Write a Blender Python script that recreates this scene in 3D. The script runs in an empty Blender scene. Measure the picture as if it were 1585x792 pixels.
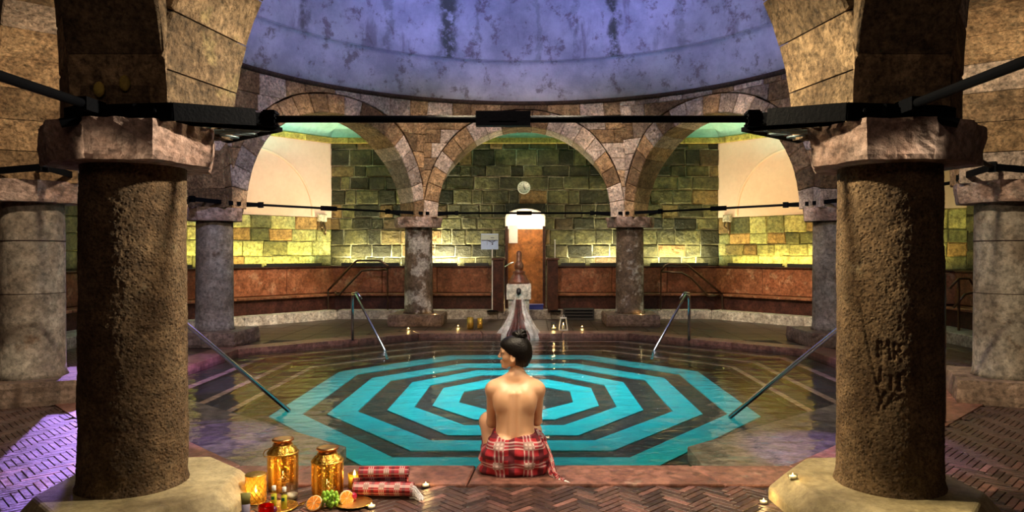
import bpy, math, random
import numpy as np
from mathutils import Vector, noise as mnoise
random.seed(7)
S = bpy.context.scene
C = S.collection
F, PX, PY, CX, CH = 1099.0, 819.0, 389.0, 0.09, 1.33   # focal length (px), principal point, camera x and height

# ---------------------------------------------------------------- camera, exposure, world
cd = bpy.data.cameras.new('camera'); cam = bpy.data.objects.new('camera', cd); C.objects.link(cam)
cam.location = (CX, 0, CH); cam.rotation_euler = (math.pi/2, 0, 0)
cd.sensor_width = 36; cd.lens = 36*F/1585
cd.shift_x = -(PX-792.5)/1585; cd.shift_y = -(396-PY)/1585
cd.clip_start = .05
S.camera = cam
S.view_settings.view_transform = 'Standard'; S.view_settings.look = 'None'
S.view_settings.exposure = 0.38; S.view_settings.gamma = 1
w = bpy.data.worlds.new('world'); S.world = w; w.use_nodes = True
w.node_tree.nodes['Background'].inputs[0].default_value = (.02, .02, .03, 1)

# ---------------------------------------------------------------- lights
def aim(o, t):
    o.rotation_euler = (Vector(t)-Vector(o.location)).to_track_quat('-Z', 'Y').to_euler()
def spot(loc, tgt, watts, col, deg=60, blend=.6, size=.08):
    l = bpy.data.lights.new('spot_light', 'SPOT'); l.energy = watts; l.color = col
    l.spot_size = math.radians(deg); l.spot_blend = blend; l.shadow_soft_size = size
    o = bpy.data.objects.new('spot_light', l); C.objects.link(o); o.location = loc; aim(o, tgt); return o
def area(loc, tgt, watts, col, sx, sy, spread=180):
    l = bpy.data.lights.new('area_light', 'AREA'); l.energy = watts; l.color = col
    l.shape = 'RECTANGLE'; l.size = sx; l.size_y = sy; l.spread = math.radians(spread)
    o = bpy.data.objects.new('area_light', l); C.objects.link(o); o.location = loc; aim(o, tgt); return o
def point(loc, watts, col, size=.03):
    l = bpy.data.lights.new('point_light', 'POINT'); l.energy = watts; l.color = col; l.shadow_soft_size = size
    o = bpy.data.objects.new('point_light', l); C.objects.link(o); o.location = loc; return o
WARM = (1, .66, .36); AMB = (1, .72, .38); YG = (1, .86, .28); VIO = (.31, .33, 1); PUR = (.52, .3, 1); TEAL = (.3, 1, .75)
# dome: blue-violet floods placed unseen behind the near arch, above the frame
for x in (-2.4, 0, 2.4):
    spot((x, 4.7, 3.9), (x*1.5, 12.4, 7.8), 900, VIO, 57, .45, .15)
spot((0, 8.2, 5.2), (0, 8.4, 9), 25, VIO, 150, .8, .3)
# low unseen violet spot, then beams falling from the dome openings onto the deck
spot((-5.9, 10.4, 2.4), (-4.05, 4.6, 0), 900, PUR, 25, .4, .05)
spot((2.0, 9.0, 6.6), (-2.6, 5.3, 0), 2600, PUR, 10, .5)
spot((-2.0, 9.0, 6.6), (2.3, 5.0, 0), 3200, PUR, 9, .5)
spot((1.4, 6.0, 6.6), (-4.0, 8.2, 0), 3200, PUR, 13, .4)
spot((-1.4, 6.0, 6.6), (4.1, 8.0, 0), 900, PUR, 13, .4)
# key lamps above the near arch opening, raking the two big columns and their plinths
spot((.5, 3.78, 2.78), (-1.94, 3.75, .6), 430, (1, .83, .60), 88, .7, .06)
spot((-.5, 3.74, 2.78), (1.94, 3.7, .6), 480, (1, .80, .50), 88, .7, .06)
spot((-.5, 4.9, 3.9), (1.5, 3.75, 2.4), 190, AMB, 70, .6, .1)
spot((.5, 4.9, 3.9), (-1.5, 3.75, 2.4), 150, (1, .74, .42), 70, .6, .1)
spot((1.0, 6.5, 4.3), (-3.3, 7.4, -.1), 330, (1, .74, .5), 34, .9, .15)  # spots added to bring out the pool's side steps
spot((-1.0, 6.5, 4.3), (3.3, 7.4, -.1), 200, (1, .74, .5), 34, .9, .15)
# unseen spots on the bather and coping; kerb and fountain spots added
spot((2.6, 2.75, 2.3), (.02, 4.3, .34), 150, (1, .82, .56), 17, .6, .06)
spot((-2.6, 2.75, 2.3), (0, 4.3, .34), 95, (1, .80, .54), 17, .6, .06)
for s_ in (-1, 1): spot((s_*1.2, 6, 4.1), (s_*4.7, 13.0, .3), 1500, (1, .82, .6), 20, .8, .1)
spot((.4, 6, 4.1), (0, 11.5, .4), 420, (1, .85, .7), 10, .6, .1)
spot((-.1, 2.5, 3.9), (-.2, 3.9, 0), 190, (1, .76, .62), 46, .8, .15)
# added unseen spots on the colonnade seen from the pool
for x in (-1.2, 1.2): spot((x, 9.9, 5.4), (x*1.35, 12.9, 2.4), 430, (1, .80, .60), 34, .9, .12)
for x in (-1.5, 1.5): spot((x, 9.0, 5.6), (x*2.2, 11.45, 2.5), 380, (1, .78, .55), 34, .9, .12)
spot((-.6, 5.2, 4.3), (-.1, 12.9, 2.0), 620, (1, .76, .54), 44, .8, .2)
spot((2.6, 5.6, 4.2), (4.3, 10.4, 1.6), 120, (.75, .7, 1), 50, .8, .1)
spot((-2.6, 5.6, 4.2), (-4.4, 10.4, 1.6), 300, (.65, .65, 1), 50, .8, .1)
# added unseen area lights: cool over the basin, then overall warm fill
area((0, 7.6, 6.2), (0, 8.4, 0), 85, (.85, .95, 1), 2, 2, 50)
area((0, 8.3, 6.8), (0, 8.4, 0), 60, (1, .78, .62), 2.5, 2.5, 150)
# front ambulatory
spot((-2.72, 4.45, 3.0), (-4.4, 6.45, 1.5), 150, (1, .78, .52), 105, .7, .06)
spot((2.72, 4.45, 3.0), (4.4, 6.45, 1.5), 150, (1, .8, .52), 105, .7, .06)
area((0, -1.2, 3.8), (0, 3.4, 1.6), 16, (1, .7, .5), 3, 1)  # fill added from behind the viewpoint

# ---------------------------------------------------------------- node helper and materials
class NT:
    def __init__(s, name):
        s.m = bpy.data.materials.new(name); s.m.use_nodes = True; s.t = s.m.node_tree
        s.b = s.t.nodes['Principled BSDF']; s.out = s.t.nodes['Material Output']
    def n(s, typ, **kw):
        n = s.t.nodes.new(typ)
        for k, v in kw.items(): setattr(n, k, v)
        return n
    def put(s, sock, v):
        if hasattr(v, 'is_output') or hasattr(v, 'links'): s.t.links.new(v, sock)
        elif isinstance(v, (tuple, list)): sock.default_value = tuple(v)+((1,) if len(v) == 3 and len(sock.default_value) == 4 else ())
        else: sock.default_value = v
    def math(s, op, a, b=0, c=0, clamp=False):
        n = s.n('ShaderNodeMath', operation=op, use_clamp=clamp); s.put(n.inputs[0], a); s.put(n.inputs[1], b); s.put(n.inputs[2], c); return n.outputs[0]
    def mix(s, f, a, b, mode='MIX'):
        n = s.n('ShaderNodeMix', data_type='RGBA', blend_type=mode); s.put(n.inputs[0], f); s.put(n.inputs[6], a); s.put(n.inputs[7], b); return n.outputs[2]
    def noise(s, vec, scale, detail=4, rough=.6, out=0):
        n = s.n('ShaderNodeTexNoise'); s.put(n.inputs['Vector'], vec); n.inputs['Scale'].default_value = scale
        n.inputs['Detail'].default_value = detail; n.inputs['Roughness'].default_value = rough; return n.outputs[out]
    def ramp(s, f, lo, hi):
        n = s.n('ShaderNodeMapRange'); n.interpolation_type = 'SMOOTHSTEP'; s.put(n.inputs[0], f); n.inputs[1].default_value = lo; n.inputs[2].default_value = hi; return n.outputs[0]
    def pos(s): return s.n('ShaderNodeNewGeometry').outputs['Position']
    def obj(s): return s.n('ShaderNodeTexCoord').outputs['Object']
    def xyz(s, v):
        n = s.n('ShaderNodeSeparateXYZ'); s.put(n.inputs[0], v); return n.outputs
    def scl(s, v, x, y, z):
        n = s.n('ShaderNodeMapping'); s.put(n.inputs[0], v); n.inputs['Scale'].default_value = (x, y, z); return n.outputs[0]
    def bump(s, h, strength, dist, normal=None):
        n = s.n('ShaderNodeBump'); s.put(n.inputs['Height'], h); n.inputs['Strength'].default_value = strength; n.inputs['Distance'].default_value = dist
        if normal is not None: s.put(n.inputs['Normal'], normal)
        return n.outputs[0]
def stone(name, c1, c2, scale=2.5, rough=.75, bump=.7, bdist=.012, bscale=28, var=.5, hue=.0, patch=None, spec=.35, pits=0, tint=None, dark=.62):
    m = NT(name); p = m.pos()
    f = m.ramp(m.noise(p, scale, 5, .65), .32, .68)
    col = m.mix(f, c1, c2)
    if tint is not None:   # some stones of another colour
        r2 = m.math('FRACT', m.math('MULTIPLY', m.n('ShaderNodeObjectInfo').outputs['Random'], 7.31))
        col = m.mix(m.ramp(r2, tint[1]-.08, tint[1]+.08), col, tint[0])
    if patch:
        col = m.mix(m.math('MULTIPLY', m.ramp(m.noise(p, patch[1], 5, .7), patch[2], patch[2]+.09), .85), col, patch[0])
    col = m.mix(m.math('MULTIPLY', m.ramp(m.noise(p, 8.5, 6, .78), .60, .44), dark*.55), col, (0, 0, 0))
    fine = m.noise(p, bscale, 6, .72)
    col = m.mix(m.ramp(fine, .3, .62), m.mix(dark, col, (.0, .0, .0)), col)
    if var:
        r = m.n('ShaderNodeObjectInfo').outputs['Random']
        hs = m.n('ShaderNodeHueSaturation'); m.put(hs.inputs['Color'], col)
        m.put(hs.inputs['Value'], m.math('MULTIPLY_ADD', r, 2*var, 1-var*.9)); col = hs.outputs[0]
    m.put(m.b.inputs['Base Color'], col); m.b.inputs['Roughness'].default_value = rough
    m.b.inputs['Specular IOR Level'].default_value = spec
    nrm = m.bump(fine, bump, bdist, m.bump(m.noise(p, bscale*.22, 3), bump*.8, bdist*4))
    if pits:
        v = m.n('ShaderNodeTexVoronoi'); m.put(v.inputs['Vector'], p); v.inputs['Scale'].default_value = 60
        nrm = m.bump(m.ramp(v.outputs['Distance'], 0, .5), pits, .012, nrm)
    m.put(m.b.inputs['Normal'], nrm)
    return m.m
def plain(name, col, rough=.5, metal=0, emit=None, es=0, alpha=None, trans=0, bump=0, bscale=40, coat=0, var=0):
    m = NT(name); m.b.inputs['Base Color'].default_value = (*col, 1); m.b.inputs['Roughness'].default_value = rough
    m.b.inputs['Metallic'].default_value = metal; m.b.inputs['Coat Weight'].default_value = coat
    if emit: m.b.inputs['Emission Color'].default_value = (*emit, 1); m.b.inputs['Emission Strength'].default_value = es
    if trans: m.b.inputs['Transmission Weight'].default_value = trans
    f = m.noise(m.obj(), bscale, 4)
    if bump: m.put(m.b.inputs['Normal'], m.bump(f, bump, .004))
    m.put(m.b.inputs['Base Color'], m.mix(m.math('MULTIPLY', m.ramp(f, .3, .7), .3), col, tuple(c*.55 for c in col)))
    return m.m
M = {}
M['arch'] = stone('arcade_stone', (.56, .36, .19), (.34, .20, .10), 3, .8, 1, .020, 30, .48, tint=((.74, .58, .48), .62), dark=.72)
M['arch_core'] = stone('arcade_mortar', (.10, .06, .04), (.06, .04, .03), 4, .9, .4, .01, 30, 0)
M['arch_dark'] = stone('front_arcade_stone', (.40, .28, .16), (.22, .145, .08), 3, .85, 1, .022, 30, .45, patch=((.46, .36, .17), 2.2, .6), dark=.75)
M['olive'] = stone('wall_stone', (.13, .115, .045), (.045, .042, .02), 2.6, .6, 1, .02, 18, .85, tint=((.22, .13, .05), .88))
M['yellow'] = stone('niche_stone', (.46, .42, .16), (.26, .28, .12), 2.0, .65, 1, .018, 18, .72, tint=((.36, .22, .08), .80), patch=((.30, .42, .26), 1.3, .58))
M['mortar'] = stone('wall_mortar', (.80, .74, .50), (.55, .50, .32), 5, .85, .6, .01, 30, 0)
M['mortar_dark'] = stone('niche_mortar', (.40, .38, .17), (.22, .21, .09), 5, .85, .6, .01, 30, 0)
M['plaster'] = stone('niche_plaster', (.74, .55, .47), (.68, .49, .41), .9, .85, .15, .004, 12, 0, dark=.06)
M['cornice'] = stone('cornice_stone', (.60, .46, .10), (.45, .32, .07), 3, .7, .4, .008, 20, .25)
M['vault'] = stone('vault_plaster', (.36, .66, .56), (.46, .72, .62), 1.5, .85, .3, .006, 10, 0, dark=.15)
M['marble'] = stone('red_marble', (.42, .16, .08), (.28, .09, .04), 4, .3, .25, .004, 22, .28, patch=((.52, .28, .16), 5, .56), spec=.5)
M['marble_cap_shade'] = stone('cap_and_shade_marble', (.13, .045, .03), (.07, .025, .02), 4, .35, .3, .004, 22, .2)
M['kerb'] = stone('kerb_stone', (.78, .70, .58), (.55, .46, .36), 4, .6, .5, .008, 20, .3, patch=((.1, .08, .06), 6, .6))
M['deck'] = stone('deck_paving', (.10, .055, .035), (.055, .03, .022), 3, .4, .6, .008, 14, 0, spec=.5)
M['coping'] = stone('coping_stone', (.42, .20, .15), (.27, .115, .085), 3.2, .38, .5, .006, 20, .3, patch=((.5, .34, .27), 3.5, .6), spec=.5)
M['brick'] = stone('floor_brick', (.15, .08, .062), (.085, .048, .04), 6, .36, .7, .006, 40, .6, tint=((.23, .11, .09), .75), spec=.5)
M['grout'] = stone('floor_joint', (.07, .045, .038), (.05, .032, .028), 6, .8, .5, .006, 40, 0)
M['col_big'] = stone('pitted_column_stone', (.34, .23, .125), (.18, .11, .055), 5, .85, 1, .016, 60, 0, pits=.9, patch=((.42, .33, .2), 3, .62))
M['col_side'] = stone('grey_column_stone', (.44, .39, .33), (.28, .22, .17), 3, .7, .45, .006, 22, 0, patch=((.20, .12, .07), 2.4, .6))
M['col_far'] = stone('worn_column_stone', (.24, .17, .12), (.13, .09, .065), 3, .7, .5, .008, 22, 0, patch=((.66, .62, .58), 2.3, .50))
M['cap'] = stone('capital_stone', (.60, .44, .38), (.36, .22, .17), 3.4, .8, .9, .015, 20, .2, patch=((.58, .45, .38), 4.5, .56))
M['plinth'] = stone('plinth_stone', (.52, .44, .25), (.36, .29, .15), 2.6, .65, .5, .008, 24, .15, patch=((.14, .09, .05), 2.5, .66), dark=.35)
M['plinth_far'] = stone('worn_plinth_stone', (.42, .30, .23), (.24, .16, .12), 3.5, .7, .7, .01, 22, .2)
M['iron'] = plain('black_iron', (.003, .0035, .005), .5, .0, bump=.5, bscale=60)
M['iron'].node_tree.nodes['Principled BSDF'].inputs['Specular IOR Level'].default_value = .03
M['steel'] = plain('brushed_steel', (.62, .64, .68), .2, 1)
M['brass_dark'] = plain('dark_bronze_tube', (.14, .09, .06), .3, .9)
M['gold'] = plain('hammered_gold', (.85, .55, .12), .25, 1, bump=1, bscale=120)
M['copper'] = plain('copper_rim', (.80, .36, .12), .28, 1, bump=.3)
M['white'] = plain('white_paint', (.8, .78, .72), .5)
M['paper'] = plain('paper', (.85, .85, .85), .7)
M['black'] = plain('black_paint', (.02, .02, .02), .5)
M['wax'] = plain('candle_wax', (.9, .82, .6), .5)
M['wood'] = stone('dark_red_wood', (.14, .045, .025), (.08, .025, .015), 6, .35, .2, .004, 18, .2)
M['panel'] = stone('orange_panel', (.68, .27, .07), (.52, .19, .05), 5, .45, .15, .004, 10, 0)
M['blue'] = plain('blue_plastic', (.03, .05, .3), .4)
M['tub'] = stone('pool_tile_dark', (.045, .036, .03), (.022, .018, .015), 2.5, .6, .3, .006, 10, 0, patch=((.07, .055, .045), 2, .6))
M['ledge'] = stone('pool_ledge_stone', (.36, .27, .22), (.24, .17, .14), 2, .6, .4, .006, 12, 0)
M['nosing'] = stone('pool_step_edge', (.72, .42, .30), (.55, .32, .22), 4, .6, .3, .005, 14, 0)
M['calcite'] = stone('white_calcite', (.92, .86, .80), (.66, .56, .48), 7, .4, .8, .014, 24, 0, spec=.5, dark=.4)
M['redflow'] = stone('rust_calcite', (.22, .05, .035), (.1, .03, .02), 9, .3, .8, .012, 24, 0, patch=((.6, .24, .08), 10, .6), spec=.6)
M['flame'] = plain('candle_flame', (1, .6, .2), .5, emit=(1, .55, .15), es=25)
M['skin'] = None

def band_mat():  # turquoise of projected light rings, put into the pool floor's colour
    m = NT('turquoise_projection'); p = m.pos()
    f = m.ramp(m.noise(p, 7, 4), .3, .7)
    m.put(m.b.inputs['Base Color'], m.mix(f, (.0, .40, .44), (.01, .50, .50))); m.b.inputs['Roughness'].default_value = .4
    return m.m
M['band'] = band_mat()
def water_mat():
    m = NT('pool_water'); p = m.pos()
    h = m.math('ADD', m.noise(m.scl(p, 1, 1.5, 1), 3.2, 2, .5), m.math('MULTIPLY', m.noise(m.scl(p, 1, 1.6, 1), 11, 2, .5), .22))
    nrm = m.bump(h, .5, .038)
    fr = m.n('ShaderNodeFresnel'); fr.inputs['IOR'].default_value = 1.33; m.put(fr.inputs['Normal'], nrm)
    gl = m.n('ShaderNodeBsdfGlossy'); gl.inputs['Roughness'].default_value = .03; m.put(gl.inputs['Normal'], nrm)
    tr = m.n('ShaderNodeBsdfTransparent'); tr.inputs['Color'].default_value = (.86, .95, .95, 1)
    mx = m.n('ShaderNodeMixShader'); m.put(mx.inputs[0], fr.outputs[0]); m.put(mx.inputs[1], tr.outputs[0]); m.put(mx.inputs[2], gl.outputs[0])
    m.t.links.new(mx.outputs[0], m.out.inputs[0]); return m.m
M['water'] = water_mat()
def glass_mat(name, col, body=0, bcol=(1, 1, 1)):
    m = NT(name)
    gl = m.n('ShaderNodeBsdfGlossy'); gl.inputs['Roughness'].default_value = .05
    tr = m.n('ShaderNodeBsdfTransparent'); tr.inputs['Color'].default_value = (*col, 1)
    lw = m.n('ShaderNodeLayerWeight'); lw.inputs[0].default_value = .5
    fac = m.math('MULTIPLY_ADD', m.math('POWER', lw.outputs['Facing'], 3.0), .5, .05)
    mx = m.n('ShaderNodeMixShader'); m.put(mx.inputs[0], fac); m.put(mx.inputs[1], tr.outputs[0]); m.put(mx.inputs[2], gl.outputs[0]); res = mx.outputs[0]
    if body:
        ts = m.n('ShaderNodeBsdfTranslucent'); ts.inputs['Color'].default_value = (*bcol, 1)
        m2 = m.n('ShaderNodeMixShader'); m2.inputs[0].default_value = body; m.put(m2.inputs[1], res); m.put(m2.inputs[2], ts.outputs[0]); res = m2.outputs[0]
    m.t.links.new(res, m.out.inputs[0]); return m.m
M['glass'] = glass_mat('clear_glass', (.9, .92, .92)); M['glass_gold'] = glass_mat('amber_glass', (.95, .8, .35), .28, (.9, .65, .1)); M['glass_red'] = glass_mat('red_glass', (.7, .04, .02), .4, (.6, .02, .01))

def pierced_gold():
    m = NT('pierced_gold'); p = m.obj()
    v = m.n('ShaderNodeTexVoronoi'); m.put(v.inputs['Vector'], p); v.inputs['Scale'].default_value = 190
    x = m.xyz(p)
    ang = m.math('ARCTAN2', x[1], x[0]); fl = m.math('SINE', m.math('MULTIPLY', ang, 12))
    hole = m.math('MULTIPLY', m.math('LESS_THAN', v.outputs['Distance'], .25), .6)
    m.put(m.b.inputs['Base Color'], m.mix(m.ramp(fl, -.2, .6), (.55, .30, .04), (.95, .68, .16))); m.b.inputs['Metallic'].default_value = 1; m.b.inputs['Roughness'].default_value = .26
    m.put(m.b.inputs['Normal'], m.bump(v.outputs['Distance'], .8, .003))
    tr = m.n('ShaderNodeBsdfTransparent'); mx = m.n('ShaderNodeMixShader')
    m.put(mx.inputs[0], hole); m.put(mx.inputs[1], m.b.outputs[0]); m.put(mx.inputs[2], tr.outputs[0])
    m.t.links.new(mx.outputs[0], m.out.inputs[0]); return m.m
M['pierced'] = pierced_gold()
def dome_mat(band):
    m = NT('dome_plaster_band' if band else 'dome_plaster'); p = m.pos(); x = m.xyz(p)
    ang = m.math('ARCTAN2', x[0], m.math('SUBTRACT', x[1], 8.35)); z = x[2]
    vec = m.n('ShaderNodeCombineXYZ'); m.put(vec.inputs[0], m.math('MULTIPLY', ang, 5)); m.put(vec.inputs[1], m.math('MULTIPLY', z, .35)); vec = vec.outputs[0]
    col = m.mix(m.ramp(m.noise(p, 1.6, 6, .7), .3, .7), (.58, .57, .60), (.34, .34, .38))
    col = m.mix(m.math('MULTIPLY', m.ramp(m.noise(p, 3.4, 6, .75), .52, .64), .8), col, (.17, .12, .13) if not band else (.16, .13, .12))
    if not band:
        col = m.mix(m.math('MULTIPLY', m.ramp(m.noise(vec, 2.6, 4, .6), .56, .68), .55), col, (.13, .10, .12))
        bands = []
        for a0, wd, st in ((-.318, .062, 1), (.385, .034, 1), (-.57, .03, .5), (.06, .02, .35), (-.20, .018, .4), (.215, .016, .35), (.66, .03, .4), (-.92, .03, .6), (1.05, .05, .6)):
            d = m.math('ABSOLUTE', m.math('SUBTRACT', m.math('ADD', ang, m.math('MULTIPLY', m.math('SUBTRACT', m.noise(p, 3), .5), .10)), a0))
            br = m.math('MULTIPLY', m.ramp(m.noise(p, 5.5, 5, .7), .34, .52), st)
            bands.append(m.math('MULTIPLY', m.math('SUBTRACT', 1, m.ramp(d, wd*.25, wd)), br))
        t = bands[0]
        for b in bands[1:]: t = m.math('MAXIMUM', t, b)
        col = m.mix(m.math('MULTIPLY', t, .9), col, (.035, .045, .02))
    m.put(m.b.inputs['Base Color'], col); m.b.inputs['Roughness'].default_value = .7
    m.put(m.b.inputs['Normal'], m.bump(m.noise(p, 14, 5, .7), .6, .02)); return m.m
M['dome'] = dome_mat(0); M['dome_band'] = dome_mat(1)
def plaid_mat(name, scale=1.0):
    m = NT(name); uv = m.n('ShaderNodeUVMap').outputs[0]; x = m.xyz(uv)
    def band(v, per, lo, hi, off=0):
        f = m.math('FRACT', m.math('MULTIPLY', m.math('ADD', v, off), 1/per))
        return m.math('MULTIPLY', m.math('GREATER_THAN', f, lo), m.math('LESS_THAN', f, hi))
    P = .135*scale
    bu, bv = band(x[0], P, .30, .66, 1.35*scale), band(x[1], P*.85, .25, .62, 1)
    tu, tv = band(x[0], P*.135, .0, .4, 1), band(x[1], P*.13, .0, .4, 1)
    du, dv = band(x[0], P, .80, 1.0, 1.35*scale), band(x[1], P*.85, .75, .95, 1)
    col = m.mix(m.math('MULTIPLY', m.math('MAXIMUM', du, dv), .8), (.34, .010, .018), (.04, .003, .010))
    col = m.mix(m.math('MULTIPLY', m.math('MAXIMUM', bu, bv), .22), col, (.55, .12, .16))
    both = m.math('MULTIPLY', bu, bv)
    col = m.mix(m.math('MULTIPLY', both, .85), col, (.60, .50, .44))
    ln = m.math('MULTIPLY', m.math('MAXIMUM', m.math('MULTIPLY', bu, tu), m.math('MULTIPLY', bv, tv)), .5)
    col = m.mix(ln, col, m.mix(both, (.75, .65, .6), (.14, .02, .03)))
    m.put(m.b.inputs['Base Color'], col); m.b.inputs['Roughness'].default_value = .9
    m.put(m.b.inputs['Normal'], m.bump(m.noise(m.obj(), 260, 2), .4, .002)); return m.m
M['plaid'] = plaid_mat('plaid_cotton'); M['plaid_small'] = plaid_mat('plaid_towel', .62)
def skin_mat():
    m = NT('skin'); p = m.obj()
    m.put(m.b.inputs['Base Color'], m.mix(m.noise(p, 9, 3), (.72, .43, .25), (.62, .35, .19)))
    m.b.inputs['Roughness'].default_value = .42; m.b.inputs['Subsurface Weight'].default_value = .05
    m.b.inputs['Subsurface Radius'].default_value = (.02, .008, .004); m.b.inputs['Subsurface Scale'].default_value = .5; return m.m
M['skin'] = skin_mat()
M['hair'] = plain('dark_hair', (.004, .003, .0025), .42, bump=.5, bscale=90)
M['hair'].node_tree.nodes['Principled BSDF'].inputs['Specular IOR Level'].default_value = .22

# ---------------------------------------------------------------- mesh helpers
def mk(name, V, Fc, mat, parent=None, smooth=False, **pr):
    me = bpy.data.meshes.new(name); me.from_pydata([tuple(v) for v in V], [], [tuple(f) for f in Fc]); me.update()
    if isinstance(mat, str): mat = M[mat]
    me.materials.append(mat)
    if smooth: me.polygons.foreach_set('use_smooth', [True]*len(me.polygons))
    o = bpy.data.objects.new(name, me); C.objects.link(o)
    if parent is not None: o.parent = parent
    for k, v in pr.items(): o[k] = v
    return o
def empty(name, loc=(0, 0, 0), rz=0, **pr):
    o = bpy.data.objects.new(name, None); C.objects.link(o); o.location = loc; o.rotation_euler = (0, 0, rz)
    for k, v in pr.items(): o[k] = v
    return o
def thing(name, label, cat, loc=(0, 0, 0), rz=0, group=None):
    o = empty(name, loc, rz, label=label, category=cat)
    if group: o['group'] = group
    return o
class MB:
    def __init__(s): s.V, s.F = [], []
    def add(s, V, Fc):
        b = len(s.V); s.V += [tuple(v) for v in V]; s.F += [tuple(i+b for i in f) for f in Fc]; return s
    def box(s, x0, x1, y0, y1, z0, z1, ch=0):
        if ch <= 0:
            V = [(x, y, z) for z in (z0, z1) for x, y in ((x0, y0), (x1, y0), (x1, y1), (x0, y1))]
            return s.add(V, [(3, 2, 1, 0), (4, 5, 6, 7), (0, 1, 5, 4), (1, 2, 6, 5), (2, 3, 7, 6), (3, 0, 4, 7)])
        V = []
        for z, i in ((z0, 0), (z1-ch, 0), (z1, ch)):
            V += [(x0+i, y0+i, z), (x1-i, y0+i, z), (x1-i, y1-i, z), (x0+i, y1-i, z)]
        Fc = [(3, 2, 1, 0), (8, 9, 10, 11)]
        for k in (0, 4):
            for j in range(4): Fc.append((k+j, k+(j+1) % 4, k+4+(j+1) % 4, k+4+j))
        return s.add(V, Fc)
    def lathe(s, prof, n=24, c=(0, 0, 0)):
        V, Fc = [], []
        for r, z in prof:
            for k in range(n):
                a = 2*math.pi*k/n; V.append((c[0]+r*math.cos(a), c[1]+r*math.sin(a), c[2]+z))
        for i in range(len(prof)-1):
            for k in range(n): Fc.append((i*n+k, i*n+(k+1) % n, (i+1)*n+(k+1) % n, (i+1)*n+k))
        if prof[0][0] > 1e-5: Fc.append(tuple(range(n))[::-1])
        if prof[-1][0] > 1e-5: Fc.append(tuple((len(prof)-1)*n+k for k in range(n)))
        return s.add(V, Fc)
    def tube(s, pts, r, n=8, closed=False):
        P = [Vector(p) for p in pts]; V, Fc = [], []; up = None; m = len(P)
        R = r if isinstance(r, (list, tuple)) else [r]*m
        for i, p in enumerate(P):
            if closed: t = P[(i+1) % m]-P[i-1]
            else: t = P[min(i+1, m-1)]-P[max(i-1, 0)]
            t.normalize()
            if up is None: up = t.orthogonal().normalized()
            up = (up-t*up.dot(t)); up = up.normalized() if up.length > 1e-6 else t.orthogonal().normalized()
            sd = t.cross(up)
            for k in range(n):
                a = 2*math.pi*k/n; V.append(p+up*math.cos(a)*R[i]+sd*math.sin(a)*R[i])
        for i in range(m if closed else m-1):
            j = (i+1) % m
            for k in range(n): Fc.append((i*n+k, i*n+(k+1) % n, j*n+(k+1) % n, j*n+k))
        if not closed: Fc += [tuple(range(n))[::-1], tuple((m-1)*n+k for k in range(n))]
        return s.add(V, Fc)
    def bar(s, a, b, wd, ht):
        a, b = Vector(a), Vector(b); t = (b-a).normalized(); sd = t.cross(Vector((0, 0, 1)))
        sd = sd.normalized() if sd.length > 1e-4 else Vector((1, 0, 0)); u = sd.cross(t)
        V = [p+sd*i*wd/2+u*j*ht/2 for p in (a, b) for i, j in ((-1, -1), (1, -1), (1, 1), (-1, 1))]
        return s.add(V, [(3, 2, 1, 0), (4, 5, 6, 7), (0, 1, 5, 4), (1, 2, 6, 5), (2, 3, 7, 6), (3, 0, 4, 7)])
    def prism(s, poly, z0, z1, ch=0, taper=0):
        n = len(poly); cx = sum(p[0] for p in poly)/n; cy = sum(p[1] for p in poly)/n
        def sh(d): return [(cx+(x-cx)*(1-d/max(math.hypot(x-cx, y-cy), 1e-6)), cy+(y-cy)*(1-d/max(math.hypot(x-cx, y-cy), 1e-6))) for x, y in poly]
        L = [(sh(taper), z0)]
        if ch: L += [(sh(0), z1-ch), (sh(ch), z1)]
        else: L += [(sh(0), z1)]
        V = [(x, y, z) for P, z in L for x, y in P]; Fc = [tuple(range(n))[::-1], tuple((len(L)-1)*n+k for k in range(n))]
        for i in range(len(L)-1):
            for k in range(n): Fc.append((i*n+k, i*n+(k+1) % n, (i+1)*n+(k+1) % n, (i+1)*n+k))
        return s.add(V, Fc)
    def ball(s, c, r, n=10, sc=(1, 1, 1)):
        prof = [(0 if i in (0, n//2) else math.sin(math.pi*i/(n//2)), -math.cos(math.pi*i/(n//2))) for i in range(n//2+1)]
        b = MB().lathe([(max(p[0], 1e-6), p[1]) for p in prof], n)
        return s.add([(c[0]+x*r*sc[0], c[1]+y*r*sc[1], c[2]+z*r*sc[2]) for x, y, z in b.V], b.F)
    def go(s, name, mat, parent=None, smooth=False, **pr): return mk(name, s.V, s.F, mat, parent, smooth, **pr)
def at(px, py, z=0):
    D = (CH-z)*F/(py-PY); return ((px-PX)/F*D+CX, D, z)
def atD(px, py, D): return ((px-PX)/F*D+CX, D, CH-(py-PY)*D/F)
def proj(x, y, z): return (PX+F*(x-CX)/y, PY-F*(z-CH)/y)
def inpoly(x, y, P):
    c = False
    for i in range(len(P)):
        (x1, y1), (x2, y2) = P[i-1], P[i]
        if (y1 > y) != (y2 > y) and x < (x2-x1)*(y-y1)/(y2-y1)+x1: c = not c
    return c

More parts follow.
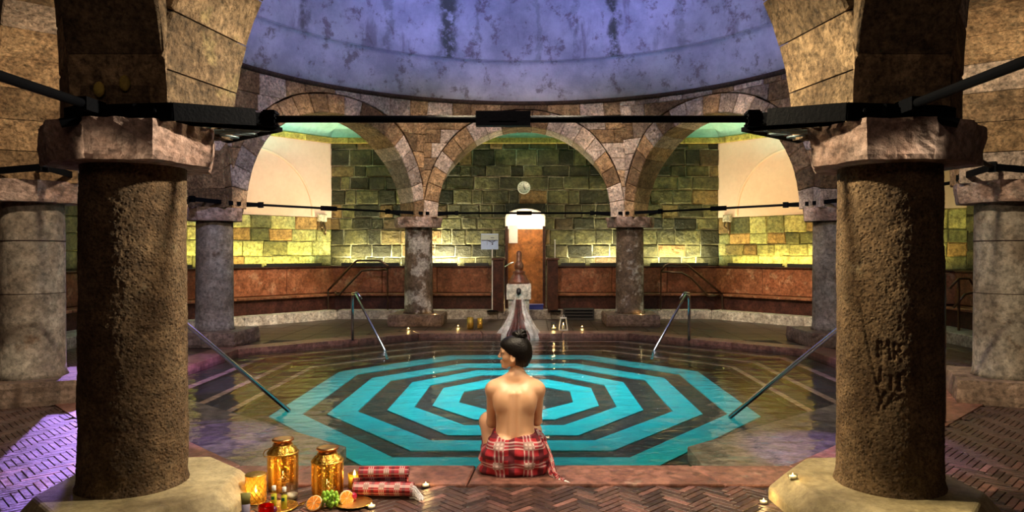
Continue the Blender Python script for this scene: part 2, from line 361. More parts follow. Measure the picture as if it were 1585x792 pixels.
# ---------------------------------------------------------------- plan
COLS = [(-1.94, 3.65), (-4.42, 6.45), (-4.45, 10.25), (-1.94, 13.05), (1.94, 13.05), (4.45, 10.25), (4.42, 6.45), (1.94, 3.65)]
CEN = Vector((0, 8.35))
def octo(L, yf, yb): # pool-shaped octagon
    h = yb-yf; return [(-.44*L, yf), (-L, yf+.29*h), (-L, yf+.74*h), (-.44*L, yb), (.44*L, yb), (L, yf+.74*h), (L, yf+.29*h), (.44*L, yf)]
POOL = octo(3.85, 4.39, 11.45)
OUT = [(7.2, -2), (7.2, 11.5), (4.1, 15), (-4.1, 15), (-7.2, 11.5), (-7.2, -2)]
Z0, AR, AT = 1.94, 1.62, .6     # springing, arch radius, wall thickness
WL = -.06                        # water level
ZB = -.29                        # pool bottom

# ---------------------------------------------------------------- pool basin
def ringface(mb, A, za, B, zb):
    n = len(A); mb.add([(x, y, za) for x, y in A]+[(x, y, zb) for x, y in B], [(i, (i+1) % n, n+(i+1) % n, n+i) for i in range(n)])
basin = empty('pool_basin', kind='structure')
steps = [POOL, octo(3.47, 4.66, 11.30), octo(3.10, 4.86, 11.22), octo(2.80, 5.02, 11.16), octo(2.50, 5.14, 11.10)]
zs = [0, -.11, -.17, -.23, ZB]
mb = MB(); mb2 = MB()
ringface(mb, POOL, -.095, POOL, zs[1])
for i in range(1, 5):
    o_, i_ = steps[i-1], steps[i]
    ringface(mb, o_, zs[i], i_, zs[i])
    if i < 4: ringface(mb, i_, zs[i], i_, zs[i+1])
mb.add([(x, y, ZB) for x, y in steps[4]], [tuple(range(8))[::-1]])
ringface(mb, steps[3], zs[4], steps[4], ZB)
mb.go('basin_shell', 'tub', basin)
for i in (1, 2, 3):
    A = steps[i]; cx, cy = 0, sum(p[1] for p in A)/8
    Bq = [(x*(1+.085/abs(x)*abs(x)/3.2), cy+(y-cy)*(1+.06/3.3)) for x, y in A]
    m_ = MB(); ringface(m_, Bq, zs[i]+.004, A, zs[i]+.004); ringface(m_, A, zs[i]+.004, A, zs[i]-.02); m_.go('step_edge', 'nosing', basin)
# wide shallow ledges in the two front corners
for s in (-1, 1):
    P = [(s*1.69, 4.40), (s*3.85, 6.44), (s*3.3, 6.95), (s*1.25, 5.2), (s*1.25, 4.40)]
    MB().prism(P if s > 0 else P[::-1], -.2, -.10).go('corner_ledge', 'ledge', basin)
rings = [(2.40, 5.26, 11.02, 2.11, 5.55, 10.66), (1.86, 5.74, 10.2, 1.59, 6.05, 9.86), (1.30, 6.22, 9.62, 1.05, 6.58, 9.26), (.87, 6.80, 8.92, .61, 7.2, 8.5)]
for a in rings:  # rings of projected light, laid as coloured strips
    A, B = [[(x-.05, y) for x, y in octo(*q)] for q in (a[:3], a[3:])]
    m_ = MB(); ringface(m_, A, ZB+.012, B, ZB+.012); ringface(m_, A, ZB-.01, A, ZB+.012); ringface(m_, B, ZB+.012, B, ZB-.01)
    m_.go('projected_band', 'band', basin)
MB().add([(x, y, WL) for x, y in POOL], [tuple(range(8))[::-1]]).go('water', 'water', kind='structure')

# coping: slabs round the pool
cop = empty('trim_1', kind='structure')
OC = [(-1.88, 4.03), (-4.2, 6.32), (-4.2, 9.74), (-1.86, 11.84), (1.86, 11.84), (4.2, 9.74), (4.2, 6.32), (1.88, 4.03)]
for i in range(8):
    a, b, c, d = POOL[i], POOL[(i+1) % 8], OC[(i+1) % 8], OC[i]
    n = 4 if i == 7 else 3
    cuts = [0, .13, .43, .82, 1] if i == 7 else [k/n+(random.uniform(-.05, .05) if 0 < k < n else 0) for k in range(n+1)]
    cuts = [1-c for c in cuts][::-1] if i == 7 else cuts
    for k in range(len(cuts)-1):
        t0, t1 = cuts[k]+.0015, cuts[k+1]-.0015
        L = lambda p, q, t: (p[0]+(q[0]-p[0])*t, p[1]+(q[1]-p[1])*t)
        P = [L(a, b, t0), L(a, b, t1), L(d, c, t1), L(d, c, t0)]
        MB().prism(P[::-1], -.10, .008+random.uniform(-.002, .003), .008).go('coping_stone', 'coping', cop)
# outer step round the back of the coping
m_ = MB(); O2 = [(x*1.05, 7.95+(y-7.95)*1.045) for x, y in OC]
ringface(m_, OC, -.012, O2, -.012); m_.go('joint_strip', 'grout', cop)

# floor slab with herringbone bricks
floor = empty('floor', kind='structure')
big = [(-7.4, -2), (7.4, -2), (7.4, 15.2), (-7.4, 15.2)]
def donut(mb, z):   # polygon with the pool hole, as 8 fans
    outer = [(-2.2, -2.2), (-7.5, 4), (-7.5, 12), (-3, 15.3), (3, 15.3), (7.5, 12), (7.5, 4), (2.2, -2.2)]
    ringface(mb, outer, z, OC, z)
m_ = MB(); donut(m_, -.010); m_.go('floor_slab', 'grout', floor)
BW, BN = .042, 4
ok = []
ca = math.cos(math.pi/4)
for k in range(-260, 260):
    for mshift in range(-60, 60):
        for t in (0, 1):
            if t == 0: x0, y0, lx, ly = k+mshift*2*BN, k, BN, 1
            else: x0, y0, lx, ly = k-1+mshift*2*BN, k, 1, BN
            u, v = (x0+lx/2)*BW, (y0+ly/2)*BW
            X = (u-v)*ca; Y = (u+v)*ca+5
            if not (2.3 < Y < 9.4 and abs(X) < 7.0): continue
            sx, sy = proj(X, Y, 0)
            if sx < -260 or sx > 1860: continue
            if inpoly(X, Y, OC): continue
            ok.append((Y, X, lx > ly))
ok.sort()
def brick_geo(hor, jit):
    g = .0022; a, b = (BN*BW/2-g, BW/2-g) if hor else (BW/2-g, BN*BW/2-g)
    return MB().box(-a, a, -b, b, -.02, jit, .002)
protos = {}
for hor in (True, False):
    for q in range(3):
        b_ = brick_geo(hor, .0+q*.0007); me = bpy.data.meshes.new('brick'); me.from_pydata(b_.V, [], b_.F); me.materials.append(M['brick']); protos[(hor, q)] = me
stuff = MB(); nb = 0
for Y, X, hor in ok:
    q = random.randrange(3)
    sx, sy = proj(X, Y, 0)
    if nb < 300 and sy < 800 and -5 < sx < 1590 and not (Y > 3.9 and 125 < sx < 285) and not (Y > 3.9 and 1290 < sx < 1465) and abs(abs(X)-1.89) > .5:
        o = bpy.data.objects.new('brick', protos[(hor, q)]); C.objects.link(o); o.parent = floor; o.location = (X, Y, 0)
        o.rotation_euler = (random.uniform(-.006, .006), random.uniform(-.006, .006), math.pi/4); nb += 1
    else:
        b_ = brick_geo(hor, q*.0007); tl = random.uniform(-.006, .006)
        stuff.add([(X+(x-y)*ca, Y+(x+y)*ca, z+x*tl) for x, y, z in b_.V], b_.F[1:])
print('BRICKS', len(ok))
stuff.go('brick_paving', 'brick', floor, kind='stuff')
# paving of the back ambulatory: square slabs
for i in range(5):
    pass
slabs = MB()
for i in range(-17, 17):
    for j in range(0, 16):
        x0, y0 = i*.42, 9.0+j*.42
        cx_, cy_ = x0+.21, y0+.21
        if inpoly(cx_, cy_, [(x*1.03, 7.95+(y-7.95)*1.03) for x, y in OC]) or not inpoly(cx_, cy_, OUT): continue
        if y0 < 9.35 : continue
        slabs.box(x0+.004, x0+.416, y0+.004, y0+.416, -.03, -.006+random.uniform(-.002, .002), .004)
slabs.go('ambulatory_paving', 'deck', floor, kind='stuff')

# ---------------------------------------------------------------- arcade
def sstep(a, b, x):
    t = min(1, max(0, (x-a)/(b-a))); return t*t*(3-2*t)
def arcade_map(i):
    a, b = Vector(COLS[i]), Vector(COLS[(i+1) % 8]); mid = (a+b)/2; L = (b-a).length; d = (b-a)/L
    nn = Vector((d.y, -d.x))
    if nn.dot(mid-CEN) < 0: nn = -nn
    def f(u, v, z):
        uu = u
        if abs(u) > 1.2: uu = u+math.copysign(1, u)*v*.4142*min(1, (abs(u)-1.2)/(L/2-1.2))
        p = mid+d*uu+nn*v
        if v < -.05:
            r = (p-CEN); rho = r.length; wgt = sstep(3.0, 4.0, z)*min(1, (-v-.05)/.15)
            p = CEN+r.normalized()*(rho+(4.42+v+AT/2-rho)*wgt)
        return (p.x, p.y, z)
    return f, L
def extrude(poly, f, g=.006, ch=.014, v0=-AT/2, v1=AT/2):
    n = len(poly); cu = sum(p[0] for p in poly)/n; cz = sum(p[1] for p in poly)/n
    def sh(d):
        out = []
        for u, z in poly:
            r = max(math.hypot(u-cu, z-cz), 1e-5); out.append((u-(u-cu)/r*d*1.3, z-(z-cz)/r*d*1.3))
        return out
    V = []
    for d, v in ((g+ch, v0), (g, v0+ch), (g, v1-ch), (g+ch, v1)): V += [f(u, v, z) for u, z in sh(d)]
    Fc = [tuple(range(n)), tuple(range(4*n-1, 3*n-1, -1))]
    for i in range(3):
        for k in range(n): Fc.append((i*n+k, i*n+(k+1) % n, (i+1)*n+(k+1) % n, (i+1)*n+k)[::-1])
    return V, Fc
def recalc(o):
    import bmesh
    b = bmesh.new(); b.from_mesh(o.data); bmesh.ops.recalc_face_normals(b, faces=b.faces); b.to_mesh(o.data); b.free()
TOPZ = 4.0
def arc_pt(r, a): return (r*math.cos(a), Z0+r*math.sin(a))
def build_arch(i, name, mat, top=TOPZ, full=True):
    f, L = arcade_map(i); root = empty(name, kind='structure'); H = L/2
    nv = 19; RO = AR+.31
    for k in range(nv):
        a0, a1 = math.pi*k/nv, math.pi*(k+1)/nv; am = (a0+a1)/2
        ro = RO+random.uniform(-.004, .012)
        def clip(p): return (max(-H, min(H, p[0])), p[1])
        poly = [arc_pt(AR, a0), arc_pt(AR, am), arc_pt(AR, a1), clip(arc_pt(ro, a1)), clip(arc_pt(ro, am)), clip(arc_pt(ro, a0))]
        V, Fc = extrude(poly, f, .004, .012, v0=-AT/2-random.uniform(0, .012))
        mk('voussoir', V, Fc, mat, root)
    z = Z0+.05; r_ = RO+.02
    while z < top-.05:
        h = random.uniform(.22, .31); z1 = min(z+h, top)
        if top-z1 < .12: z1 = top
        for s in (-1, 1):
            edge = lambda zz: math.sqrt(max(r_*r_-(zz-Z0)**2, 0)) if zz-Z0 < r_ else 0
            u = edge(z1); end = H
            if u >= end-.02: pass
            else:
                x = u
                while x < end-.02:
                    wd = random.uniform(.32, .6); x1 = min(x+wd, end)
                    if end-x1 < .16: x1 = end
                    xs = sorted({x, x1}|{q for q in (edge(z), x+(x1-x)*.33, x+(x1-x)*.66) if x+.01 < q < x1-.01})
                    bot = []
                    for xx in xs:
                        zc = Z0+math.sqrt(max(r_*r_-xx*xx, 0)) if xx < r_ else 0
                        bot.append((xx, min(max(z, zc), z1)))
                    poly = [p for p in bot if p[1] < z1-.004]+[(x1, z1), (x, z1)]
                    if len(poly) >= 3:
                        poly = [(p[0]*s, p[1]) for p in poly]
                        if s < 0: poly = poly[::-1]
                        V, Fc = extrude(poly, f, .003, .010, v0=-AT/2-random.uniform(0, .012)); mk('stone_block', V, Fc, mat, root)
                    x = x1
        z = z1
    # mortar core
    g = .022; V, Fc = [], []; us = [-H]+[AR*1.012*math.cos(math.pi*(1-k/24)) for k in range(25)]+[H]
    def low(u): return Z0+math.sqrt(max((AR*1.012)**2-u*u, 0)) if abs(u) < AR*1.012 else Z0-.0
    NL = 12
    for u in us:
        lo = low(u)
        for v in (-AT/2+.075, AT/2-g):
            for q in range(NL): V.append(f(u, v, lo+(top-lo)*q/(NL-1)))
    for k in range(len(us)-1):
        a, b = k*2*NL, (k+1)*2*NL
        for q in range(NL-1): Fc += [(a+q, b+q, b+q+1, a+q+1), (a+NL+q, a+NL+q+1, b+NL+q+1, b+NL+q)]
        Fc += [(a, a+NL, b+NL, b)]
    mk('mortar_core', V, Fc, 'arch_core', root)
    return root
names = ['wall_front_left_arcade', 'wall_left_arcade', 'wall_back_left_arcade', 'wall_back_arcade', 'wall_back_right_arcade', 'wall_right_arcade', 'wall_front_right_arcade', 'wall_front_arcade']
for i in range(8):
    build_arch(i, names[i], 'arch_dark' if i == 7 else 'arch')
# transverse arches of the front ambulatory, springing from the columns
def build_trans(name, base, dr, width, mat, top=3.2):
    root = empty(name, kind='structure'); d = Vector(dr).normalized(); nn = Vector((d.y, -d.x)); b = Vector(base)
    def f(u, v, z): p = b+d*u+nn*v; return (p.x, p.y, z)
    nv = 15; h = width/2; r0 = 1.5
    for k in range(nv//2+1):
        a0, a1 = math.pi-math.pi*k/nv, math.pi-math.pi*(k+1)/nv
        P = lambda r, a: (r0+r*math.cos(a), Z0+r*math.sin(a))
        poly = [P(r0, a0), P(r0, (a0+a1)/2), P(r0, a1), P(r0+.42, a1), P(r0+.42, (a0+a1)/2), P(r0+.42, a0)]
        poly = [(max(-.0, p[0]), p[1]) for p in poly]
        if abs(poly[0][0]-poly[-1][0]) < .02: poly = [poly[0], poly[1], poly[2], poly[3], poly[4]]
        V, Fc = extrude(poly, f, .004, .012, -h, h); o = mk('voussoir', V, Fc, mat, root)
    m_ = MB(); V = []
    return root
for x_, z_ in ((-1.93, 2.09), (-1.81, 2.12)): MB().ball((x_, 3.335, z_), .035, 12, (.75, .5, 1.1)).go('stone_plug', 'cornice', bpy.data.objects[names[7]], True)
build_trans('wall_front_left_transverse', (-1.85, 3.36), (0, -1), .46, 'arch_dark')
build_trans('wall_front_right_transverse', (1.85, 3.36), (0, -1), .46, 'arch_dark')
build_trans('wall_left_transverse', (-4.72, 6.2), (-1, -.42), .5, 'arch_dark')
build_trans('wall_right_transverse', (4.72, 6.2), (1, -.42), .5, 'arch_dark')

# dome
dome = empty('ceiling', kind='structure')
def rev(prof, n, mat, name, a0=0, a1=2*math.pi, inward=True):
    V, Fc = [], []
    for r, z in prof:
        for k in range(n+1):
            a = a0+(a1-a0)*k/n; V.append((r*math.sin(a), 8.35+r*math.cos(a), z))
    for i in range(len(prof)-1):
        for k in range(n): Fc.append((i*(n+1)+k, i*(n+1)+k+1, (i+1)*(n+1)+k+1, (i+1)*(n+1)+k))
    return mk(name, V, Fc, mat, dome, True)
rev([(4.55, 3.93), (4.40, 3.955), (4.37, 3.99), (4.38, 4.02), (4.42, 4.03)], 96, M['arch_core'], 'rim_moulding')
rev([(4.40, 4.02), (4.38, 4.05), (4.36, 4.12), (4.33, 4.35), (4.295, 4.62), (4.28, 4.70), (4.22, 4.715)], 128, M['dome_band'], 'dome_base_band')
rev([(4.235, 4.70), (4.225, 4.75)]+[(4.22*math.cos(a), 4.75+3.7*math.sin(a)) for a in [math.pi/2*k/20 for k in range(1, 21)]], 128, M['dome'], 'dome_shell')

# ---------------------------------------------------------------- outer walls
def seg(i):
    a, b = Vector(OUT[i]), Vector(OUT[i+1]); L = (b-a).length; d = (b-a)/L; nn = Vector((-d.y, d.x))
    if nn.dot(CEN-(a+b)/2) < 0: nn = -nn
    def f(u, v, z): p = a+d*u+nn*v; return (p.x, p.y, z)
    return f, L
def fbox(f, u0, u1, v0, v1, z0, z1, ch=0, jit=0):
    j = lambda: random.uniform(-jit, jit)
    c = ch
    V = []
    for v, i in ((v0, 0), (v1-c, 0), (v1, c)) if c else ((v0, 0), (v1, 0)):
        V += [f(u0+i+j(), v, z0+i+j()), f(u1-i+j(), v, z0+i+j()), f(u1-i+j(), v, z1-i+j()), f(u0+i+j(), v, z1-i+j())]
    n = len(V)//4; Fc = [(0, 1, 2, 3), tuple(4*(n-1)+k for k in (3, 2, 1, 0))]
    for i in range(n-1):
        for k in range(4): Fc.append((4*i+k, 4*i+4+k, 4*i+4+(k+1) % 4, 4*i+(k+1) % 4))
    return V, Fc
def stones(f, u0, u1, z0, z1, mat, parent, skip=None, hs=(.2, .34), ws=(.26, .62), gap=.012):
    z = z0; n = 0
    while z < z1-.02:
        h = random.uniform(*hs); zt = min(z+h, z1)
        if z1-zt < .12: zt = z1
        u = u0
        while u < u1-.02:
            wd = random.uniform(*ws); ut = min(u+wd, u1)
            if u1-ut < .16: ut = u1
            a, b = u, ut
            if skip:
                lo, hi, zz = skip
                if z < zz:
                    if a < lo < b: b = lo
                    elif lo <= a < hi: a = max(a, hi); 
                    if a >= b: u = ut; continue
                    if lo <= a and b <= hi: u = ut; continue
            if b-a > .05:
                V, Fc = fbox(f, a+gap, b-gap, .0, random.uniform(.022, .045), z+gap, zt-gap, .016, .015)
                mk('stone_block', V, Fc, mat, parent); n += 1
            u = ut
        z = zt
    return n
nm = ['wall_right', 'wall_back_right', 'wall_back', 'wall_back_left', 'wall_left']
PLZ = 2.04
for i in range(5):
    f, L = seg(i); root = empty(nm[i], kind='structure')
    if i == 2:
        dl, dr_ = 4.1-.43, 4.1+.41      # along OUT 2: from x=+4.1 to -4.1
        for a, b, c, d in ((0, 4.1-.43, 0, 3.7), (4.1+.41, 8.2, 0, 3.7), (4.1-.43, 4.1+.41, 2.26, 3.7)):
            mb = MB(); V, Fc = fbox(f, a, b, -.25, 0, c, d); mb.add(V, Fc); mb.go('wall_core', 'mortar', root)
        stones(f, 0, 8.2, 1.02, 3.62, 'olive', root, skip=(4.1-.43, 4.1+.41, 2.30), hs=(.17, .36), ws=(.2, .6), gap=.012)
    else:
        V, Fc = fbox(f, -.3, L+.3, -.25, 0, 0, 3.7); mk('wall_core', V, Fc, 'mortar_dark', root)
        near = (i in (0, 4))
        if near:
            a, b = (7.5, L) if i == 0 else (0, L-7.5)
            stones(f, a, b, 1.02, 3.62, 'olive', root, hs=(.26, .4), ws=(.4, .8))
        else:
            stones(f, 0, L, 1.02, PLZ, 'yellow', root, hs=(.22, .32), ws=(.25, .62), gap=.007)
            V, Fc = fbox(f, 0.0, L, 0, .03, PLZ, 3.62); mk('plaster_panel', V, Fc, 'plaster', root)
            # raised arch moulding on the plaster and its springer stone
            c0 = 2.95 if i == 1 else L-2.95
            R = 1.28; pts = [f(c0+R*math.cos(a), .035, PLZ+.02+1.0*R*math.sin(a)) for a in [math.pi*k/40 for k in range(41)]]
            MB().tube(pts, .028, 6).go('arch_moulding', 'plaster', root, True)
            inner = [(c0+(R-.03)*math.cos(math.pi*k/30), PLZ+.0+(R-.03)*math.sin(math.pi*k/30)) for k in range(31)]
    # cornice blocks
    u = -.02
    while u < L:
        ut = min(u+random.uniform(.5, .8), L+.02)
        V, Fc = fbox(f, u+.003, ut-.003, -.05, .10, 3.60, 3.72, .012); mk('cornice_stone', V, Fc, 'cornice', root); u = ut
    # bench back of marble slabs, seat, recess; platform with pale kerb
    runs = [(0, L)] if i != 2 else [(0, 4.1-.66), (4.1+.68, L)]
    for r0, r1 in runs:
        n = max(1, round((r1-r0)/1.15)); 
        for k in range(n):
            a, b = r0+(r1-r0)*k/n, r0+(r1-r0)*(k+1)/n
            V, Fc = fbox(f, a+.004, b-.004, 0, .28, .48, 1.0, .01); mk('marble_panel', V, Fc, 'marble', root)
            V, Fc = fbox(f, a+.003, b-.003, -.0, .31, 1.0, 1.03, .005); mk('bench_back_cap', V, Fc, 'marble_cap_shade', root)
            V, Fc = fbox(f, a+.003, b-.003, .28, .62, .43, .475, .008); mk('bench_seat', V, Fc, 'marble', root)
        V, Fc = fbox(f, r0, r1, 0, .50, .1, .43); mk('bench_base', V, Fc, 'marble_cap_shade', root)  # base marble darkened for the shade under the seat
# platform round the walls with kerb stones
plat = empty('trim_2', kind='structure')
IN = [(6.2, -2), (6.2, 11.1), (3.7, 14.05), (-3.7, 14.05), (-6.2, 11.1), (-6.2, -2)]
for i in range(5):
    a, b = Vector(IN[i]), Vector(IN[i+1]); L = (b-a).length; d = (b-a)/L; nn = Vector((-d.y, d.x)); n = max(2, round(L/1.0))
    if nn.dot(CEN-(a+b)/2) > 0: nn = -nn
    if i in (0, 4): continue
    for k in range(n):
        p0, p1 = a+d*(L*k/n+.003), a+d*(L*(k+1)/n-.003)
        m_ = MB(); m_.prism([(p0.x, p0.y), (p1.x, p1.y), ((p1+nn*.28).x, (p1+nn*.28).y), ((p0+nn*.28).x, (p0+nn*.28).y)], -.02, .17, .012)
        o = m_.go('kerb_stone', 'kerb', plat); recalc(o)
m_ = MB()
m_.add([(x, y, .15) for x, y in [(6.3, 11.2), (3.75, 14.2), (-3.75, 14.2), (-6.3, 11.2), (-7.3, 11.2), (-4.1, 15.1), (4.1, 15.1), (7.3, 11.2)]], [(0, 1, 6, 7), (1, 2, 5, 6), (2, 3, 4, 5)])
m_.go('platform_top', 'deck', plat)
# side platforms
for s in (-1, 1):
    MB().box(min(s*6.2, s*7.2), max(s*6.2, s*7.2), 4.5, 11.2, -.02, .16, .01).go('platform_side', 'kerb', plat)
# vault over the ambulatory and front ceiling
INR = [(4.75, 6.3), (4.75, 10.4), (2.12, 13.4), (-2.12, 13.4), (-4.75, 10.4), (-4.75, 6.3)]
OU2 = [(7.2, 5.0), (7.2, 11.5), (4.1, 15), (-4.1, 15), (-7.2, 11.5), (-7.2, 5.0)]
vault = empty('ceiling_vault', kind='structure')
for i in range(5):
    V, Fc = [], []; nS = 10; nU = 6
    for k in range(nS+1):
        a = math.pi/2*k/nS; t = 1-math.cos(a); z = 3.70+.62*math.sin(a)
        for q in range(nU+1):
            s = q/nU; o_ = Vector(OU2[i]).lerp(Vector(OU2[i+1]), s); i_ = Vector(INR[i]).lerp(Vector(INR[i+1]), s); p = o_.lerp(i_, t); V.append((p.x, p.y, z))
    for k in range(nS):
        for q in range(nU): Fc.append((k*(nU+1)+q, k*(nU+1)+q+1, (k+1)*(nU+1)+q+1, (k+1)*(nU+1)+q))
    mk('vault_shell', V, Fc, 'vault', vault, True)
m_ = MB(); fr = [(-7.3, -2.1), (7.3, -2.1), (7.3, 5.2), (4.7, 6.4), (2.0, 3.3), (-2.0, 3.3), (-4.7, 6.4), (-7.3, 5.2)]
m_.add([(x, y, 4.4) for x, y in fr], [(0, 1, 4, 5), (0, 5, 6, 7)][:0]+[(0, 1, 2, 3, 4, 5, 6, 7)])
m_.go('front_ceiling', 'arch_dark', vault)
m_ = MB()
for i in range(8):
    f, L = arcade_map(i)
    m_.add([f(-L/2-.2, .28, 3.95), f(L/2+.2, .28, 3.95), f(L/2+.2, .28, 4.7), f(-L/2-.2, .28, 4.7)], [(0, 1, 2, 3)])
m_.go('drum_wall', 'arch_core', vault)
MB().box(-7.4, 7.4, -2.3, -2.0, 0, 4.5).go('wall_front', 'arch_dark', kind='structure')

# ---------------------------------------------------------------- doorway and passage
door = empty('door_1', kind='structure')
DX0, DX1 = -.41, .43
V, Fc = [], []
prof = [(DX0, 0), (DX0, 2.06)]+[((DX0+DX1)/2-.42*math.cos(math.pi*k/10), 2.06+.17*math.sin(math.pi*k/10)) for k in range(1, 10)]+[(DX1, 2.06), (DX1, 0)]
n = len(prof)
V = [(x, 14.93, z) for x, z in prof]+[(x, 16.0, z) for x, z in prof]
Fc = [(k, k+1, n+k+1, n+k) for k in range(n-1)]
mk('passage_shell', V, Fc, 'white', door)
# wall face above the arch
top = [(x, 14.965, z) for x, z in prof[1:-1]]; nt = len(top)
V = top+[(x, 14.965, 2.34) for x, _, z in top]; mk('arch_spandrel', V, [(k, k+1, nt+k+1, nt+k) for k in range(nt-1)], 'olive', door)
MB().box(-1.6, 1.6, 17.0, 17.1, 0, 3).go('passage_wall', 'white', door)
MB().box(-1.6, 1.6, 16.0, 17.0, 2.6, 2.7).go('passage_ceiling', 'white', door)
MB().box(-1.6, 1.6, 16.0, 17.0, 0, .01).go('passage_floor', 'deck', door)
for s in (-1.6, 1.5): MB().box(s, s+.1, 15.9, 17.0, 0, 2.7).go('passage_side_wall', 'white', door)
MB().box(-.44, .6, 16.15, 16.22, .02, 1.84, .01).go('passage_screen', 'panel', door)
for x in (DX0+.0, DX1-.055): MB().box(x, x+.055, 14.86, 14.97, .15, 1.86, .008).go('door_jamb', 'wood', door)
MB().box(-.37, -.17, 16.12, 16.14, 1.52, 1.92).go('notice_sheet', 'paper', door, label='white notice sheet')
area((0, 16.6, 2.55), (0, 16.5, 0), 46, (1, .8, .55), 1.4, .5)
point((.0, 15.6, 1.98), 9, (1, .78, .5), .08)
t = thing('partition', 'low dark red wooden screen wall beside the sign side of the doorway', 'partition', (-.52, 14.4, 0))
for q, tt in ((-1, t), (1, thing('partition', 'low dark red wooden screen wall on the clock pole side of the doorway', 'partition', (.56, 14.4, 0)))):
    tt['group'] = 'screens flanking the doorway'
    MB().box(-.1, .1, -.42, .44, .15, 1.16, .008).go('panel_body', 'wood', tt); MB().box(-.125, .125, -.45, .46, 1.16, 1.2, .008).go('cap_rail', 'wood', tt)
t = thing('step_box', 'small blue plastic box on the platform in the doorway', 'box', (.22, 14.3, .15)); MB().box(-.13, .15, -.1, .12, 0, .1, .01).go('body', 'blue', t); MB().box(-.14, .16, -.11, .13, .1, .12, .005).go('lid', 'blue', t)

# ---------------------------------------------------------------- wall clock, sign, poles
t = thing('wall_clock', 'round white wall clock on the dark stones above the doorway', 'clock', (.0, 14.93, 2.67))
t.location.x = (811-PX)/F*14.93+CX; t.rotation_euler = (math.pi/2, 0, 0)
MB().lathe([(.125, 0), (.135, .01), (.135, .04), (.12, .045), (.118, .035)], 32).go('clock_rim', 'white', t, True)
MB().lathe([(.12, .03), (.0001, .031)], 32).go('clock_face', 'paper', t)
for k in range(12):
    a = math.pi*k/6; m_ = MB(); m_.bar((.085*math.sin(a), .085*math.cos(a), .035), (.108*math.sin(a), .108*math.cos(a), .035), .008, .004); m_.go('hour_mark', 'black', t)
MB().bar((0, -.01, .038), (-.004, .075, .038), .010, .004).go('minute_hand', 'black', t); MB().bar((-.005, .01, .038), (.03, -.05, .038), .013, .004).go('hour_hand', 'black', t)
sx = (758-PX)/F*14+CX
t = thing('sign_stand', 'pale blue notice board on a thin white pole beside the doorway', 'sign', (sx, 14.0, .0))
MB().box(-.17, .17, -.008, .008, 1.37, 1.68, .003).go('board', plain('sign_blue', (.5, .66, .98), .5), t)
MB().box(-.165, .165, -.011, -.008, 1.55, 1.665).go('upper_strip', plain('sign_green', (.55, .62, .55), .5), t)
m_ = MB()
for p, q in (((-.16, 1.55), (.16, 1.55)), ((-.05, 1.46), (-.05, 1.58)), ((-.03, 1.545), (.05, 1.51)), ((.05, 1.51), (.12, 1.55)), ((.055, 1.56), (.055, 1.53)), ((.02, 1.60), (.09, 1.60))):
    m_.bar((p[0], -.014, p[1]), (q[0], -.014, q[1]), .004, .014)
m_.ball((.055, -.013, 1.475), .016, 8, (1, .3, 1)); m_.go('printed_mark', plain('sign_ink', (.06, .07, .16), .5), t, kind='stuff')
MB().tube([(.05, 0, .17), (.05, 0, 1.37)], .012, 8).go('pole', 'white', t)
MB().lathe([(.11, .15), (.11, .165), (.02, .18)], 20, (.05, 0, 0)).go('foot_plate', 'iron', t)
t = thing('barrier_pole', 'thin white pole standing on the clock side of the doorway screens', 'pole', ((859-PX)/F*14+CX, 14.0, .15))
MB().tube([(0, 0, .02), (0, 0, 1.38)], .011, 8).go('pole', 'white', t); MB().lathe([(.12, 0), (.12, .015), (.02, .03)], 20).go('foot_plate', 'iron', t); MB().ball((0, 0, 1.4), .018, 10).go('knob', 'white', t)
t = thing('barrier_pole', 'short white railing post next to the fountain pedestal', 'pole', ((781-PX)/F*13.8+CX, 13.8, .17))
MB().tube([(0, 0, 0), (0, 0, .86)], .014, 8).go('pole', 'steel', t); MB().tube([(0, 0, .86), (.1, .1, .92), (.16, .3, .94)], .014, 8).go('handle', 'steel', t)
t = thing('floor_case', 'dark low grille case on the platform kerb behind the lantern', 'case', ((895-PX)/F*14.0+CX, 13.9, 0))
MB().box(-.3, .3, -.1, .1, 0, .22, .01).go('body', 'black', t)
for k in range(3): MB().box(-.27, .27, -.108, -.1, .05+k*.06, .07+k*.06).go('slat', 'iron', t)

# ---------------------------------------------------------------- columns
def capital_poly(c, sc=1):
    v = Vector(c)-CEN; ang = math.atan2(v.y, v.x); b = Vector((math.cos(ang), math.sin(ang))); t_ = Vector((-b.y, b.x))
    P = [(.41, .23), (.13, .37), (-.13, .37), (-.41, .23), (-.42, -.12), (-.13, -.40), (.13, -.40), (.42, -.12)]
    return [((t_*x+b*y).x*sc, (t_*x+b*y).y*sc) for x, y in P]
def rough_prism(poly, z0, z1, amp, seed, nz=7, nsub=8, taper=.06, capch=.03):
    n = len(poly); V, Fc = [], []
    ring = []
    for i in range(n):
        a, b = Vector(poly[i]), Vector(poly[(i+1) % n])
        for k in range(nsub): ring.append(a.lerp(b, k/nsub))
    m = len(ring)
    for j in range(nz+1):
        t = j/nz; z = z0+(z1-z0)*t; s = 1-taper*(1-t) - (capch if j in (0, nz) else 0)
        for p in ring:
            q = Vector((p.x*s, p.y*s, z)); d = mnoise.fractal((q+Vector((seed, seed, 0)))*9, .6, 2.1, 4)*amp
            V.append((q.x*(1+d), q.y*(1+d), q.z+(d*.1 if j in (0, nz) else 0)))
    for j in range(nz):
        for k in range(m): Fc.append((j*m+k, j*m+(k+1) % m, (j+1)*m+(k+1) % m, (j+1)*m+k))
    Fc += [tuple(range(m))[::-1], tuple(nz*m+k for k in range(m))]
    return V, Fc
STROKES = []
def stroke(*pts): STROKES.append(pts)
